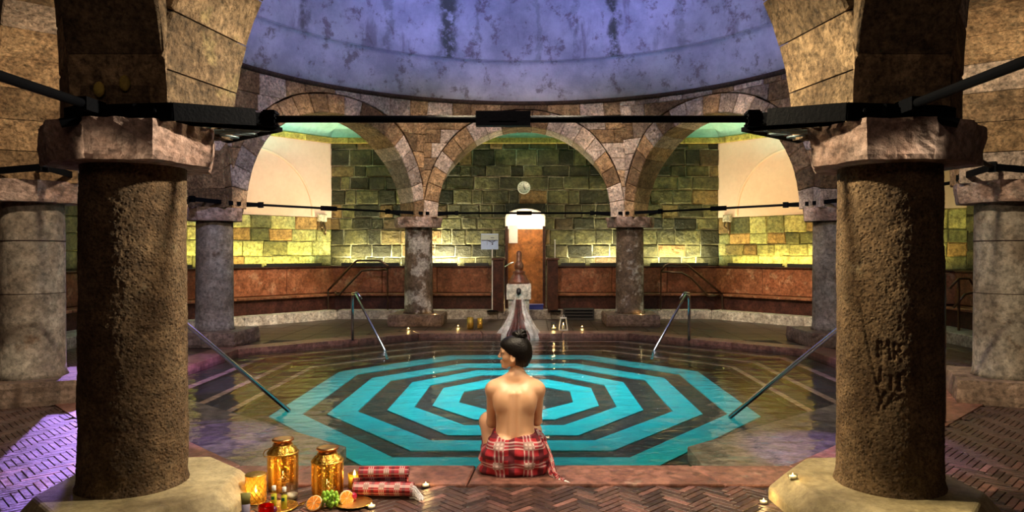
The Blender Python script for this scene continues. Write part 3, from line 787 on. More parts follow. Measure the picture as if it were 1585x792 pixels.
# letters read on the carved column (px coordinates of the photograph)
for pts in ([(1341, 528), (1341, 550)], [(1341, 528), (1352, 530)], [(1341, 539), (1350, 539)], [(1341, 550), (1353, 552)],
            [(1360, 553), (1359, 529)], [(1359, 529), (1366, 540)], [(1366, 540), (1374, 530)], [(1374, 530), (1377, 555)],
            [(1384, 556), (1383, 532)], [(1383, 532), (1393, 535)], [(1393, 535), (1393, 543)], [(1393, 543), (1385, 546)], [(1386, 546), (1397, 558)],
            [(1358, 572), (1356, 588)], [(1356, 588), (1349, 594)], [(1378, 582), (1378, 604)], [(1392, 580), (1392, 604)], [(1392, 580), (1400, 578)],
            [(1349, 606), (1366, 632)], [(1366, 606), (1350, 634)], [(1366, 606), (1380, 622)], [(1380, 622), (1398, 612)], [(1366, 632), (1384, 610)],
            [(1320, 470), (1333, 570)], [(1333, 570), (1350, 605)]):
    stroke(*pts)
def big_column(i, carve=False):
    c = COLS[i]; r = .246; z0, z1 = .14, 1.80; NT_, NZ = 330, 260
    V = []
    segs = []
    if carve:
        for (a, b) in STROKES:
            q = []
            for px, py in (a, b):
                D = 3.40; x = (px-PX)/F*D+CX - c[0]; x = max(-.24, min(.24, x)); th = math.asin(x/r); yy = c[1]-r*math.cos(th)
                th = math.asin(max(-.95, min(.95, ((px-PX)/F*yy+CX-c[0])/r))); yy = c[1]-r*math.cos(th)
                q.append((th*r, CH-(py-PY)*yy/F))
            segs.append(q)
    for j in range(NZ+1):
        z = z0+(z1-z0)*j/NZ
        for k in range(NT_):
            th = 2*math.pi*k/NT_; x, y = math.sin(th), -math.cos(th)
            P = Vector((x*r+i*7, y*r, z))
            d = mnoise.fractal(P*4, .8, 2.2, 3)*.006 + mnoise.fractal(P*55, .5, 2.1, 3)*.0026
            if carve:
                s = (th if th < math.pi else th-2*math.pi)*r
                if abs(s) < .26 and .45 < z < 1.2:
                    for n_, ((sx_, sz_), (ex, ez)) in enumerate(segs):
                        dx, dz = ex-sx_, ez-sz_; t = max(0, min(1, ((s-sx_)*dx+(z-sz_)*dz)/(dx*dx+dz*dz+1e-9)))
                        dd = math.hypot(s-sx_-dx*t, z-sz_-dz*t)
                        w_ = .0062 if n_ < 23 else .004
                        if dd < w_*2.2: d -= .010*math.exp(-(dd/w_)**2)
            rr = r*(1.02-.03*(j/NZ))+d + (.012*math.exp(-((z-z0)/.03)**2))
            V.append((x*rr, y*rr, z))
    Fc = [(j*NT_+k, j*NT_+(k+1) % NT_, (j+1)*NT_+(k+1) % NT_, (j+1)*NT_+k) for j in range(NZ) for k in range(NT_)]
    return V, Fc
labels = ['massive dark pitted stone column rising beside the two gold lanterns',
          'smooth grey drum column on a square plinth beyond the violet-lit herringbone bricks, cut by the picture edge',
          'grey-violet column behind the long pool rail, partly hidden by the lantern-side column',
          'slim weathered column with white plaster patches, on the blue sign side of the doorway',
          'slim weathered column with a white band, on the lantern side of the fountain',
          'dark slate column just showing past the inner side of the carved column',
          'pale grey column with a mortared crack, on a square plinth behind the carved column',
          'massive pitted stone column with worn carved letters']
for i, c in enumerate(COLS):
    t = thing('stone_column', labels[i], 'column', (c[0], c[1], 0), 0, 'columns around the pool')
    bigc = i in (0, 7)
    if bigc:
        V, Fc = big_column(i, i == 7); mk('shaft', V, Fc, 'col_big', t, True)
        P = [(.54*math.cos(math.pi/8+k*math.pi/4+.08)+(.05 if i == 0 else -.05), .57*math.sin(math.pi/8+k*math.pi/4+.08)) for k in range(8)]
        m_ = MB(); m_.prism(P, .0, .145, .0, 0)
        m_ = MB(); n = 8
        L = [(1.0, 0), (1.0, .06), (.85, .145)]
        V = [(x*s, y*s, z) for s, z in L for x, y in P]; Fc = [tuple(2*n+k for k in range(n))]+[(a*n+k, a*n+(k+1) % n, (a+1)*n+(k+1) % n, (a+1)*n+k) for a in (0, 1) for k in range(n)]
        o = mk('plinth', V, Fc, 'plinth', t); bv = o.modifiers.new('soft', 'BEVEL'); bv.width = .012; bv.segments = 2
    else:
        far = i in (3, 4); mt = 'col_far' if far else ('col_side')
        prof = [(.282, .20), (.265, .24), (.258, .3)]+[(.258-.010*k/6, .3+1.48*k/6) for k in range(7)]
        MB().lathe(prof, 48).go('shaft', mt, t, True)
        if i in (1, 6):
            for z in (.95, 1.42): MB().lathe([(.25, z), (.2575, z+.004), (.25, z+.012)], 48).go('drum_joint', 'grout', t, True)
        h = .47 if not i in (1, 6) else .44
        v = Vector(c)-CEN; rz = math.atan2(v.y, v.x)-math.pi/2
        if i in (3, 4): rz = 0
        if i in (2, 5): rz = 0
        cr, sr = math.cos(rz), math.sin(rz)
        P = [(x*cr-y*sr, x*sr+y*cr) for x, y in ((-h, -h), (h, -h), (h, h), (-h, h))]
        V, Fc = rough_prism(P, 0, .205, .022, i*3.1, 5, 10, -.02, .02); mk('plinth', V, Fc, 'plinth_far', t, False)
    V, Fc = rough_prism(capital_poly(c), 1.765 if not bigc else 1.76, 1.95, .035, i*2.3, 9, 9, .05, .012); mk('capital', V, Fc, 'cap', t, False)
# loose stone beside the lantern-side far column
V, Fc = rough_prism([(-.2, -.14), (.18, -.16), (.22, .12), (-.18, .15)], 0, .12, .12, 5, 5, 6, 0, .1)
o = mk('stone_slab', V, Fc, 'plinth_far', smooth=False, label='loose worn stone lying at the foot of the grey-violet column', category='stone'); o.location = at(360, 527, 0)
# slit of dark wall pier between lantern-side columns
# ---------------------------------------------------------------- tie rods
def tie(i):
    a, b = Vector((*COLS[i], 2.0)), Vector((*COLS[(i+1) % 8], 2.0))
    lab = ['iron tie rod across the slanting arch beside the lantern-side column', 'iron tie rod across the side arch over the violet deck', 'thin iron tie rod across the arch in front of the pink niche',
           'thin iron tie rod crossing in front of the doorway top', 'thin iron tie rod across the orange-lit niche arch', 'iron tie rod across the side arch beyond the carved column',
           'iron tie rod across the slanting arch beside the carved column', 'thick black iron tie rod with a central buckle crossing the whole view'][i]
    t = thing('tie_rod', lab, 'tie rod', (0, 0, 0), 0, 'tie rods at the arch springings'); d = (b-a).normalized(); L = (b-a).length
    up = Vector((0, 0, .035 if i != 7 else 0.01)); a += up; b += up
    r = .019
    MB().tube([a+d*.30, b-d*.30], r, 10).go('rod', 'iron', t, True)
    P = a+d*(L/2)
    if i == 7: P = Vector(atD(779, 184, 3.65)); P.y = 3.65
    m_ = MB(); m_.bar(P-d*.14, P+d*.14, .05, .075); m_.bar(P-d*.07, P+d*.07, .058, .03); m_.go('turnbuckle', 'iron', t)
    for s, e in ((1, a), (-1, b)):
        q = e+d*s*.70; m_ = MB(); m_.bar(q-d*.03, q+d*.03, .06, .085); m_.bar(q-d*.05, q+d*.05, .025, .03)
        for z in (-.03, 0, .03): m_.bar(q+Vector((0, 0, z))-d*.036, q+Vector((0, 0, z))+d*.036, .066, .010)
        m_.go('coupler', 'iron', t)
        n2 = Vector((-d.y, d.x, 0)); 
        if n2.dot(Vector((CEN.x, CEN.y, 0))-a) < 0: n2 = -n2
        for w_ in (-1, 1):
            if w_ == -1 and ((i == 0 and s == 1) or (i == 6 and s == -1)): continue
            m_ = MB(); m_.bar(e+d*s*.68+n2*w_*.012, e+d*s*.18+n2*w_*(.335)-Vector((0, 0, .02)), .018, .056); m_.go('strap', 'iron', t)
        if i == 7:
            m_ = MB(); m_.ball(e+d*s*.46+n2*(-.185)+Vector((0, 0, -.005)), .011, 8); m_.go('bolt', 'steel', t)
    if i in (0, 6, 7):
        # strap round the back of the pier
        pass
    return t
for i in range(8): tie(i)
def scroll(side):
    t = thing('iron_bracket', 'flat wrought iron scroll bracket where the thick rod meets the %s' % ('lantern-side column' if side < 0 else 'carved column'), 'bracket', (0, 0, 0), 0, 'scroll brackets')
    s = side; tip = Vector((s*1.20, 3.70, 1.965)); A = Vector((s*1.62, 3.45, 1.955)); B = Vector((s*1.62, 4.03, 1.955))
    for p, q in ((tip, A), (A, B), (B, tip)): MB().bar(p, q, .012, .022).go('frame_bar', 'iron', t)
    def loop(c, rx, ry, rot):
        pts = []
        for k in range(18):
            a = 2*math.pi*k/18; x, y = rx*math.cos(a), ry*math.sin(a); pts.append(c+Vector((x*math.cos(rot)-y*math.sin(rot), x*math.sin(rot)+y*math.cos(rot), 0)))
        MB().tube(pts, .006, 5, True).go('scroll', 'iron_teal_lit', t, True)
    for fx, fy, rx, ry, ro in ((.25, .5, .12, .05, 0), (.55, .5, .09, .035, .3), (.15, .2, .07, .04, .8), (.15, .8, .07, .04, -.8), (.45, .22, .08, .03, .5), (.45, .78, .08, .03, -.5), (.75, .5, .05, .02, 0)):
        base = A.lerp(B, fy); c = base.lerp(tip, fx); loop(c, rx*.8, ry*.8, ro*s)
M['iron_teal_lit'] = plain('teal_lit_iron', (.16, .22, .24), .4, .7)  # teal light on the scrolls, put into the iron's colour
scroll(-1); scroll(1)
for s, lab in ((-1, 'lantern-side column'), (1, 'carved column')):
    t = thing('tie_rod', 'round iron rod running back towards the viewer from the ' + lab, 'tie rod', (0, 0, 0), 0, 'rods towards the viewer')
    x = s*1.84+(-.09 if s < 0 else 0)
    MB().tube([(x, 3.25, 2.0), (x, .3, 2.0)], .021, 12).go('rod', 'iron', t, True)
    m_ = MB(); m_.bar((x, 3.35, 2.0), (x, 3.2, 2.0), .05, .06); m_.go('coupler', 'iron', t)
    # collar strap across the pier front
    t2 = thing('iron_collar', 'black iron collar strap around the pier above the ' + lab, 'strap', (0, 0, 0), 0, 'collars of the big columns')
    pts = [(s*1.30, 3.60, 2.01), (s*1.58, 3.33, 1.985), (s*2.03, 3.325, 1.97), (s*2.10, 3.36, 1.965)]
    for k in range(3): MB().bar(pts[k], pts[k+1], .02, .085).go('strap_segment', 'iron', t2)
    MB().tube([(s*1.92, 3.32, 1.965), (s*2.05, 3.24, 1.915)], .022, 10).go('hook_bolt', 'iron', t2)
    MB().ball((s*1.66, 3.31, 1.985), .017, 10, (1, .6, 1)).go('bolt', 'iron', t2); 

# ---------------------------------------------------------------- pool rails
def rail(label, paths, mat='steel', r=.019, group='steel pool handrails'):
    t = thing('handrail', label, 'handrail', (0, 0, 0), 0, group)
    for nme, pts in paths: MB().tube(pts, r, 12).go(nme, mat, t, True)
    return t
rail('long steel handrail slanting into the water from behind the lantern-side column', [('rail', [at(447, 635, WL-.06), at(447, 635, WL), (-3.15, 5.70, 1.16), (-3.22, 5.64, 1.17), (-3.30, 5.58, 1.1)]), ('post', [(-3.30, 5.58, 1.1), (-3.30, 5.58, 0)])])
rail('long steel handrail slanting into the water in front of the carved column', [('rail', [at(1130, 645, WL-.06), at(1130, 645, WL), (3.15, 5.62, 1.22), (3.22, 5.56, 1.23), (3.3, 5.5, 1.16)]), ('post', [(3.3, 5.5, 1.16), (3.3, 5.5, 0)])])
for s, lab, xa, xe in ((-1, 'short steel handrail entering the pool beyond the lanterns, in front of the bronze rail', -2.55, -1.95), (1, 'short steel handrail entering the pool before the orange-lit niche', 2.48, 1.86)):
    dx, dy = -s*.06*.0-.0, 0
    pA = [(xa, 10.62, 0), (xa, 10.62, .60), (xa-s*.01, 10.6, .67), (xa-s*.06, 10.56, .69), (xe, 10.02, WL), (xe-s*.05, 9.97, WL-.12)]
    pB = [(xa-s*.02, 10.72, .69), (xa-s*.12, 10.65, .66), (xa-s*.17, 10.6, .58), (xa-s*.19, 10.58, .45)]
    t = rail(lab, [('rail', pA)]); MB().tube([(xa+s*.04, 10.75, 0), (xa+s*.04, 10.75, .6), (xa+s*.02, 10.72, .70), (xa-s*.06, 10.66, .71), (xa-s*.14, 10.6, .62)], .017, 10).go('second_rail', 'steel', t, True)
for s, lab in ((-1, 'dark bronze double stair rail at the bench under the pink niche'), (1, 'dark bronze double stair rail at the bench under the orange-lit niche')):
    D = 14.15
    if s < 0: A = [(508, 449), (545, 410), (553, 403), (588, 403), (600, 411), (600, 417)]; B = [(518, 452), (524, 457), (560, 419), (575, 417), (600, 417)]
    else: A = [(1023, 420), (1030, 410), (1036, 408), (1063, 409), (1118, 455)]; B = [(1023, 420), (1055, 422), (1070, 430), (1096, 458), (1104, 458), (1118, 455)]
    PA = [Vector(atD(x, y, D)) for x, y in A]; PB = [Vector(atD(x, y, D+.12)) for x, y in B]
    f0 = PA[0] if s < 0 else PA[-1]; g0 = PA[-1] if s < 0 else PA[0]
    t = rail(lab, [('upper_rail', PA), ('lower_rail', PB)], 'brass_dark', .022, 'bronze bench rails')
    MB().tube([f0, (f0.x, f0.y, .16)], .018, 8).go('post', 'brass_dark', t)
    MB().tube([g0, (g0.x, g0.y, .16)], .014, 8).go('post', 'brass_dark', t)
t = rail('dark steel bench rail seen between the carved column and the pale grey column', [('rail', [atD(1470, 446, 10.5), atD(1484, 431, 10.5), atD(1500, 431, 10.5), atD(1506, 440, 10.5)]), ('lower_rail', [atD(1476, 476, 10.5), atD(1494, 455, 10.5), atD(1510, 452, 10.5)])], 'brass_dark', .018, 'bronze bench rails')
p = Vector(atD(1484, 431, 10.5)); MB().tube([p, (p.x, p.y, .0)], .018, 8).go('post', 'brass_dark', t)
for s, lab in ((-1, 'rusty iron wall bracket under the pink niche arch'), (1, 'rusty iron wall bracket under the orange-lit niche arch')):
    px = 494 if s < 0 else 1133
    f, L = seg(3 if s < 0 else 1)
    t = thing('wall_bracket', lab, 'bracket', (0, 0, 0), 0, 'rusty wall brackets')
    u = .24 if s < 0 else L-.24
    V, Fc = fbox(f, u-.1, u+.1, .02, .10, 1.95, 2.1, .02, .01); mk('corbel_stone', V, Fc, 'kerb', t)
    MB().tube([f(u-.03, .05, 1.95), f(u-.05, .10, 1.8), f(u-.06, .07, 1.68)], .022, 8).go('hook', 'brass_dark', t, True); MB().tube([f(u+.04, .06, 1.98), f(u+.05, .10, 1.85), f(u+.0, .08, 1.8)], .018, 8).go('arm', 'brass_dark', t, True)

# ---------------------------------------------------------------- fountain
fx, fy = (803-PX)/F*11.5+CX, 11.62
t = thing('fountain', 'stone spout fountain with a red marble finial and white mineral crust', 'fountain', (fx, fy, 0))
MB().box(-.17, .17, -.06, .28, 0, .62, .01).go('pedestal', 'kerb', t)
MB().box(-.20, .20, -.10, .30, .55, .80, .015).go('pedestal_block', 'kerb', t)
MB().lathe([(.17, .80), (.175, .84), (.15, .87), (.12, .93), (.095, .96), (.105, .98), (.10, 1.0), (.055, 1.02), (.075, 1.05), (.08, 1.10), (.065, 1.14), (.048, 1.17), (.046, 1.30), (.03, 1.335), (.001, 1.345)], 32, (0, .08, 0)).go('finial', 'marble', t, True)
MB().tube([(0, .0, .70), (0, -.10, .70), (0, -.15, .66)], [.045, .04, .035], 12).go('spout', 'black', t, True)
def lobe(s, x0, x1, top, amp, mat, nm, seed, spread=1.0):
    V, Fc = [], []; NU, NV = 26, 26
    for j in range(NV+1):
        q = j/NV; z = top*(1-q)-.09*q
        w = (.10+.33*(q**1.9))*(1-.16*sstep(.82, 1, q)) ; d = .10+.26*q**1.6
        for k in range(NU+1):
            a = x0+(x1-x0)*k/NU     # -1..1 across
            th = a*math.pi/2; x = w*math.sin(th); y = -d*math.cos(th)-.02
            fold = amp*(math.sin(a*22+seed)*.5+mnoise.noise(Vector((a*5+seed, z*5, 0))))*(.3+q)
            bulge = .05*math.sin(min(1, q*1.05)*math.pi)**2*-.3
            rr = 1+fold/.3+bulge
            V.append((x*rr, y*rr, z))
    for j in range(NV):
        for k in range(NU): Fc.append((j*(NU+1)+k, j*(NU+1)+k+1, (j+1)*(NU+1)+k+1, (j+1)*(NU+1)+k))
    mk(nm, V, Fc, mat, t, True)
lobe(-1, -1, -.30, .62, .025, 'calcite', 'mineral_lobe', 1.0)
lobe(1, .26, 1, .62, .025, 'calcite', 'mineral_lobe', 4.0)
lobe(0, -.36, .32, .55, .035, 'redflow', 'rusty_runnel', 2.0)
MB().tube([(0, -.15, .66), (0, -.20, .5), (0, -.24, .2), (0, -.27, -.06)], [.012, .01, .012, .015], 8).go('water_stream', 'glass', t, True)

# ---------------------------------------------------------------- candles and glasses at the back of the pool
def flame(parent, z, s=1):
    parent = next((c for c in parent.children if c.name.startswith('candle')), parent)
    return MB().lathe([(.0001, 0), (.005*s, .006*s), (.0035*s, .016*s), (.0001, .026*s)], 10, (0, 0, z)).go('flame', 'flame', parent, True)
def glass_cup(loc, r, h, lab, gm='glass_gold', group=None, lit=1.6):
    t = thing('candle_glass', lab, 'candle holder', loc, 0, group)
    MB().lathe([(r*.9, 0), (r, .01), (r, h), (r*.94, h), (r*.93, .015), (.0001, .014)], 24).go('cup', gm, t, True)
    MB().lathe([(r*.8, .016), (r*.8, h*.35), (.0001, h*.36)], 20).go('candle', 'wax', t, True)
    flame(t, h*.37, 1.6)
    point((loc[0], loc[1], loc[2]+h*.6), lit, (1, .6, .2), .01)
    return t
glass_cup(at(728, 509, 0), .055, .20, 'gold candle glass behind the pool, the one nearer the plastered column', 'pierced', group='gold candle glasses')
glass_cup(at(743, 508, 0), .045, .18, 'gold candle glass behind the pool, the one nearer the fountain', 'pierced', group='gold candle glasses')
glass_cup(at(857, 511, 0), .05, .13, 'clear candle glass between fountain and white lantern', 'glass')
t = thing('candle_lantern', 'small white tapered lantern on the deck behind the pool', 'lantern', at(872, 511, 0))
for z, hh, h2 in ((.0, .075, .018),): MB().prism([(-.075, -.075), (.075, -.075), (.075, .075), (-.075, .075)], 0, .018).go('base', 'white', t)
for sx_ in (-1, 1):
    for sy_ in (-1, 1): MB().bar((sx_*.07, sy_*.07, .02), (sx_*.045, sy_*.045, .20), .012, .012).go('frame_bar', 'white', t)
MB().prism([(-.055, -.055), (.055, -.055), (.055, .055), (-.055, .055)], .2, .22).go('lid', 'white', t); MB().tube([(.0+.02*math.cos(a), 0, .24+.02*math.sin(a)) for a in [k*math.pi/6 for k in range(12)]], .004, 5, True).go('ring_handle', 'white', t)
MB().prism([(-.058, -.058), (.058, -.058), (.058, .058), (-.058, .058)], .02, .19, 0, .01).go('pane', 'glass', t)
MB().lathe([(.025, .02), (.025, .09), (.0001, .09)], 16).go('candle', 'wax', t, True); flame(t, .09, 1.6)
def tealight(loc, lab, s=1, lit=.35):
    t = thing('tealight', lab, 'candle', loc, 0, 'tealights')
    MB().lathe([(.019*s, 0), (.024*s, .002*s), (.026*s, .022*s), (.0235*s, .022*s), (.021*s, .004*s), (.0001, .004*s)], 20).go('glass_cup', 'glass', t, True)
    MB().lathe([(.0195*s, .004*s), (.0195*s, .014*s), (.0001, .013*s)], 16).go('candle', 'wax', t, True); flame(t, .014*s, .55*s)
    point((loc[0], loc[1], loc[2]+.032*s), lit, (1, .6, .2), .006)
tealight(at(575, 786, 0), 'glass tealight on the bricks in front of the rolled towels'); tealight(at(659, 753, 0), 'tealight on the coping joint between the towels and the woman')
tealight(at(1182, 779, 0), 'tealight on the bricks just off the carved column plinth'); tealight(at(1227, 740, .145), 'tealight standing on the plinth of the carved column')
tealight(at(709, 506, 0), 'tiny tealight on the back deck before the gold glasses', 1.3, .6); tealight(at(901, 507, 0), 'tiny tealight on the back deck past the white lantern', 1.3, .6)
tealight(at(632, 510, 0), 'tiny tealight at the foot of the plastered column plinth', 1.4, .8); tealight(atD(673, 489, 12.7), 'tiny tealight on the plinth of the plastered column', 1.3, .6); tealight(atD(992, 489, 12.7), 'tiny tealight on the plinth of the white-banded column', 1.3, .6)

# ---------------------------------------------------------------- foreground still life
def jar(loc, r, h, lab, rz=0, handle=False):
    t = thing('gold_lantern', lab, 'lantern', loc, rz, 'gold lanterns'); k = r/.085; q = h/.26
    MB().lathe([(.074*k, .0), (.080*k, .006), (.084*k, .03*q), (.086*k, .10*q), (.086*k, .17*q), (.083*k, .195*q), (.072*k, .213*q), (.057*k, .222*q), (.056*k, .232*q)], 40).go('pierced_body', 'pierced', t, True)
    MB().lathe([(.056*k, .226*q), (.048*k, .236*q), (.048*k, .252*q), (.04*k, .252*q)], 36).go('neck_ring', 'copper', t, True)
    MB().lathe([(.0001, .252*q), (.052*k, .252*q), (.060*k, .252*q), (.060*k, .259*q), (.045*k, .261*q), (.0001, .2615*q)], 36).go('lid', 'copper', t, True)
    MB().lathe([(.087*k, .185*q), (.089*k, .19*q), (.087*k, .195*q)], 36).go('shoulder_ring', 'gold', t, True)
    MB().lathe([(.028, .006), (.028, .06), (.0001, .06)], 18).go('candle', 'wax', t, True); flame(t, .062, 1.7)
    if handle: MB().tube([(-.06*k, 0, .215*q), (-.10*k, -.01, .20*q), (-.105*k, -.02, .185*q), (-.085*k, -.06*k, .182*q), (-.04*k, -.085*k, .188*q)], .0028, 6).go('handle', 'gold', t, True)
    point((loc[0], loc[1], .13), 3.2, (1, .5, .14), .012)
jar(at(438, 757, 0), .083, .285, 'taller gold pierced lantern with a wire handle, nearer the pitted column', 0, True)
jar(at(507, 768, 0), .084, .268, 'shorter gold pierced lantern standing nearer the rolled towels', .4)
l = at(396, 777, 0)
t = thing('lattice_votive', 'gold diamond-lattice candle cup in front of the taller lantern', 'candle holder', l)
r, h = .052, .145
MB().lathe([(r, .0), (r+.003, .004), (r, .008)], 28).go('base_ring', 'gold', t, True); MB().lathe([(r-.002, h), (r+.004, h+.003), (r-.002, h+.007)], 28).go('rim', 'gold', t, True)
m_ = MB()
for dr_ in (-1, 1):
    for k in range(14):
        m_.tube([(r*math.cos(2*math.pi*k/14+dr_*q*.16), r*math.sin(2*math.pi*k/14+dr_*q*.16), .004+h*q/12) for q in range(13)], .0018, 4)
m_.go('wire_lattice', 'gold', t)
MB().lathe([(r-.008, .006), (r-.008, h-.01)], 24).go('glass_liner', 'glass_gold', t, True); MB().lathe([(.03, .006), (.03, .05), (.0001, .05)], 18).go('candle', 'wax', t, True); flame(t, .052, 1.4)
point((l[0], l[1], .1), .3, (1, .55, .18), .01)
l = (-1.215, 3.57, 0)
t = thing('votive_glass', 'short dark red glass in front of the lattice candle cup', 'candle holder', (l[0], l[1]-.05, 0)); t.scale = (.9, .9, 1.4)
MB().lathe([(.036, 0), (.04, .004), (.042, .052), (.038, .052), (.036, .008), (.0001, .008)], 24).go('glass_cup', 'glass_red', t, True); MB().lathe([(.034, .009), (.035, .034), (.0001, .034)], 20).go('wax', plain('red_wax', (.55, .03, .02), .3), t, True)
l = (-1.275, 3.42, 0)
t = thing('cream_tube', 'white and violet squeeze tube standing next to the lattice cup', 'tube', l, .3); t.scale = (1, 1, 1.35)
def tubeshape(mb, z0, z1, rx0, ry0, rx1, ry1, n=20):
    V = [(rx*math.cos(2*math.pi*k/n), ry*math.sin(2*math.pi*k/n), z) for z, rx, ry in ((z0, rx0, ry0), (z1, rx1, ry1)) for k in range(n)]
    mb.add(V, [tuple(range(n))[::-1], tuple(range(n, 2*n))]+[(k, (k+1) % n, n+(k+1) % n, n+k) for k in range(n)]); return mb
tubeshape(MB(), 0, .022, .014, .014, .014, .014).go('cap', 'white', t, True); tubeshape(MB(), .022, .085, .017, .017, .02, .011).go('body', plain('lilac_plastic', (.45, .42, .55), .3), t, True); tubeshape(MB(), .085, .125, .02, .011, .023, .002).go('crimped_end', plain('lime_plastic', (.5, .5, .15), .35), t, True)
# brass tray with two oil bottles
tl = at(430, 789, 0)
t = thing('brass_tray', 'round shallow brass tray carrying the two oil bottles', 'tray', (tl[0], tl[1]+.02, 0))
MB().lathe([(.0001, .003), (.075, .003), (.085, .012), (.092, .016), (.096, .013), (.088, .004), (.075, 0), (.0001, 0)], 40).go('dish', 'gold', t, True)
MB().tube([(.095, 0, .013), (.125, 0, .022), (.125, .03, .022), (.095, .035, .013)], .004, 6).go('handle', 'gold', t, True)
for px, lab in ((422, 'small bottle of yellow oil on the brass tray, beside the lattice cup'), (440, 'small bottle of brighter yellow oil on the brass tray, farther from the lattice cup')):
    X = at(px, 787, .006)
    b = thing('oil_bottle', lab, 'bottle', (X[0], tl[1]-.0+(.02 if px < 430 else 0), .006), 0, 'oil bottles')
    MB().lathe([(.014, 0), (.016, .003), (.016, .075), (.014, .082), (.008, .086), (.008, .098)], 20).go('glass_body', 'glass', b, True)
    MB().lathe([(.014, .003), (.0145, .070), (.0001, .071)], 18).go('oil', plain('yellow_oil_fill', (.62, .60, .04), .15, emit=None), b, True)
    MB().lathe([(.0095, .088), (.0105, .09), (.0105, .112), (.0001, .113)], 16).go('cap', 'white', b, True)
    MB().box(-.008, .008, -.0168, -.0158, .045, .062).go('label_tag', plain('green_label', (.02, .2, .08), .5), b)
t = thing('plum', 'dark plum lying in front of the brass tray', 'fruit', (at(426, 792, 0)[0], 3.60, .0)); MB().ball((0, 0, .02), .02, 16).go('skin', plain('plum_skin', (.10, .01, .05), .25), t, True); MB().tube([(0, 0, .038), (.003, 0, .05)], .0012, 5).go('stem', 'brass_dark', t)
t = thing('drinking_glass', 'small clear glass standing behind the oil bottles', 'glass', at(452, 772, 0)); MB().lathe([(.026, 0), (.03, .003), (.033, .085), (.031, .085), (.028, .006), (.0001, .006)], 24).go('cup', 'glass', t, True); MB().lathe([(.027, .007), (.03, .03), (.0001, .03)], 20).go('wax', 'wax', t, True)
# fruit
M['orange_skin'] = plain('orange_peel', (.80, .30, .03), .4, bump=.5, bscale=200); M['pulp'] = plain('orange_pulp', (.90, .30, .03), .3, bump=.6, bscale=60); M['pith'] = plain('orange_pith', (.95, .75, .4), .5)
def half_orange(loc, rot, lab, r=.042):
    t = thing('orange_half', lab, 'fruit', loc, 0, 'orange pieces'); t.rotation_euler = rot
    MB().lathe([(.0001, -r)]+[(r*math.sin(a), -r*math.cos(a)) for a in [math.pi/2*k/8 for k in range(1, 9)]], 28).go('peel', 'orange_skin', t, True)
    MB().lathe([(r, 0), (r*.93, .001), (.0001, .0012)], 28).go('pith', 'pith', t, True)
    for k in range(9):
        a0, a1 = 2*math.pi*k/9+.06, 2*math.pi*(k+1)/9-.06; R = r*.88
        P = [(.12*R*math.cos((a0+a1)/2), .12*R*math.sin((a0+a1)/2)), (R*math.cos(a0), R*math.sin(a0)), (R*math.cos((a0+a1)/2), R*math.sin((a0+a1)/2)), (R*math.cos(a1), R*math.sin(a1))]
        MB().prism(P, .0012, .0035).go('segment', 'pulp', t)
X = at(486, 789, 0); half_orange((X[0], X[1], .036), (.75, -.35, .2), 'halved orange with its cut face up, nearer the bottles')
X = at(536, 783, 0); half_orange((X[0], X[1]+.01, .038), (1.15, .45, .5), 'halved orange leaning under the plums by the grapes', .040)
g = thing('grape_bunch', 'bunch of green grapes between the two orange halves', 'fruit', at(512, 785, 0))
M['grape'] = plain('grape_skin', (.33, .62, .06), .2, coat=.4)
rnd = random.Random(3)
k = 0; pts = []
while len(pts) < 34 and k < 4000:
    k += 1; x, y, z = rnd.uniform(-.052, .052), rnd.uniform(-.05, .03), rnd.uniform(.011, .085)
    if (x/.058)**2+(y/.06)**2+((z)/.10)**2 > 1 or any((x-a)**2+(y-b)**2+(z-c)**2 < .0165**2 for a, b, c in pts): continue
    pts.append((x, y, z))
gm = bpy.data.meshes.new('grape'); b_ = MB().ball((0, 0, 0), .0105, 12, (1, 1, 1.12)); gm.from_pydata(b_.V, [], b_.F); gm.materials.append(M['grape']); gm.polygons.foreach_set('use_smooth', [True]*len(gm.polygons))
for x, y, z in pts:
    o = bpy.data.objects.new('grape', gm); C.objects.link(o); o.parent = g; o.location = (x, y, z)
MB().tube([(0, 0, .03), (.005, .005, .08), (.02, .01, .105)], .002, 6).go('stem', 'brass_dark', g, True)
for px, py, lab in ((546, 778, 'shiny dark red plum nestled against the orange half'), (538, 774, 'dark red plum behind the shiny one, touching the towels')):
    X = at(px, py, 0); t = thing('plum', lab, 'fruit', (X[0], X[1], .012), 0, 'red plums'); MB().ball((0, 0, .022), .023, 18).go('skin', plain('red_plum_skin', (.32, .01, .04), .18, coat=.5), t, True); MB().tube([(0, 0, .043), (.004, 0, .054)], .0013, 5).go('stem', 'brass_dark', t)
X = at(545, 784, 0)
t = thing('glass_plate', 'shallow glass plate under the orange half and plums', 'plate', (X[0], X[1]+.03, 0)); MB().lathe([(.0001, .004), (.07, .004), (.095, .014), (.097, .012), (.07, 0), (.0001, 0)], 36).go('dish', 'glass', t, True); MB().lathe([(.094, .012), (.098, .0145), (.094, .0155)], 36).go('rim', 'gold', t, True)

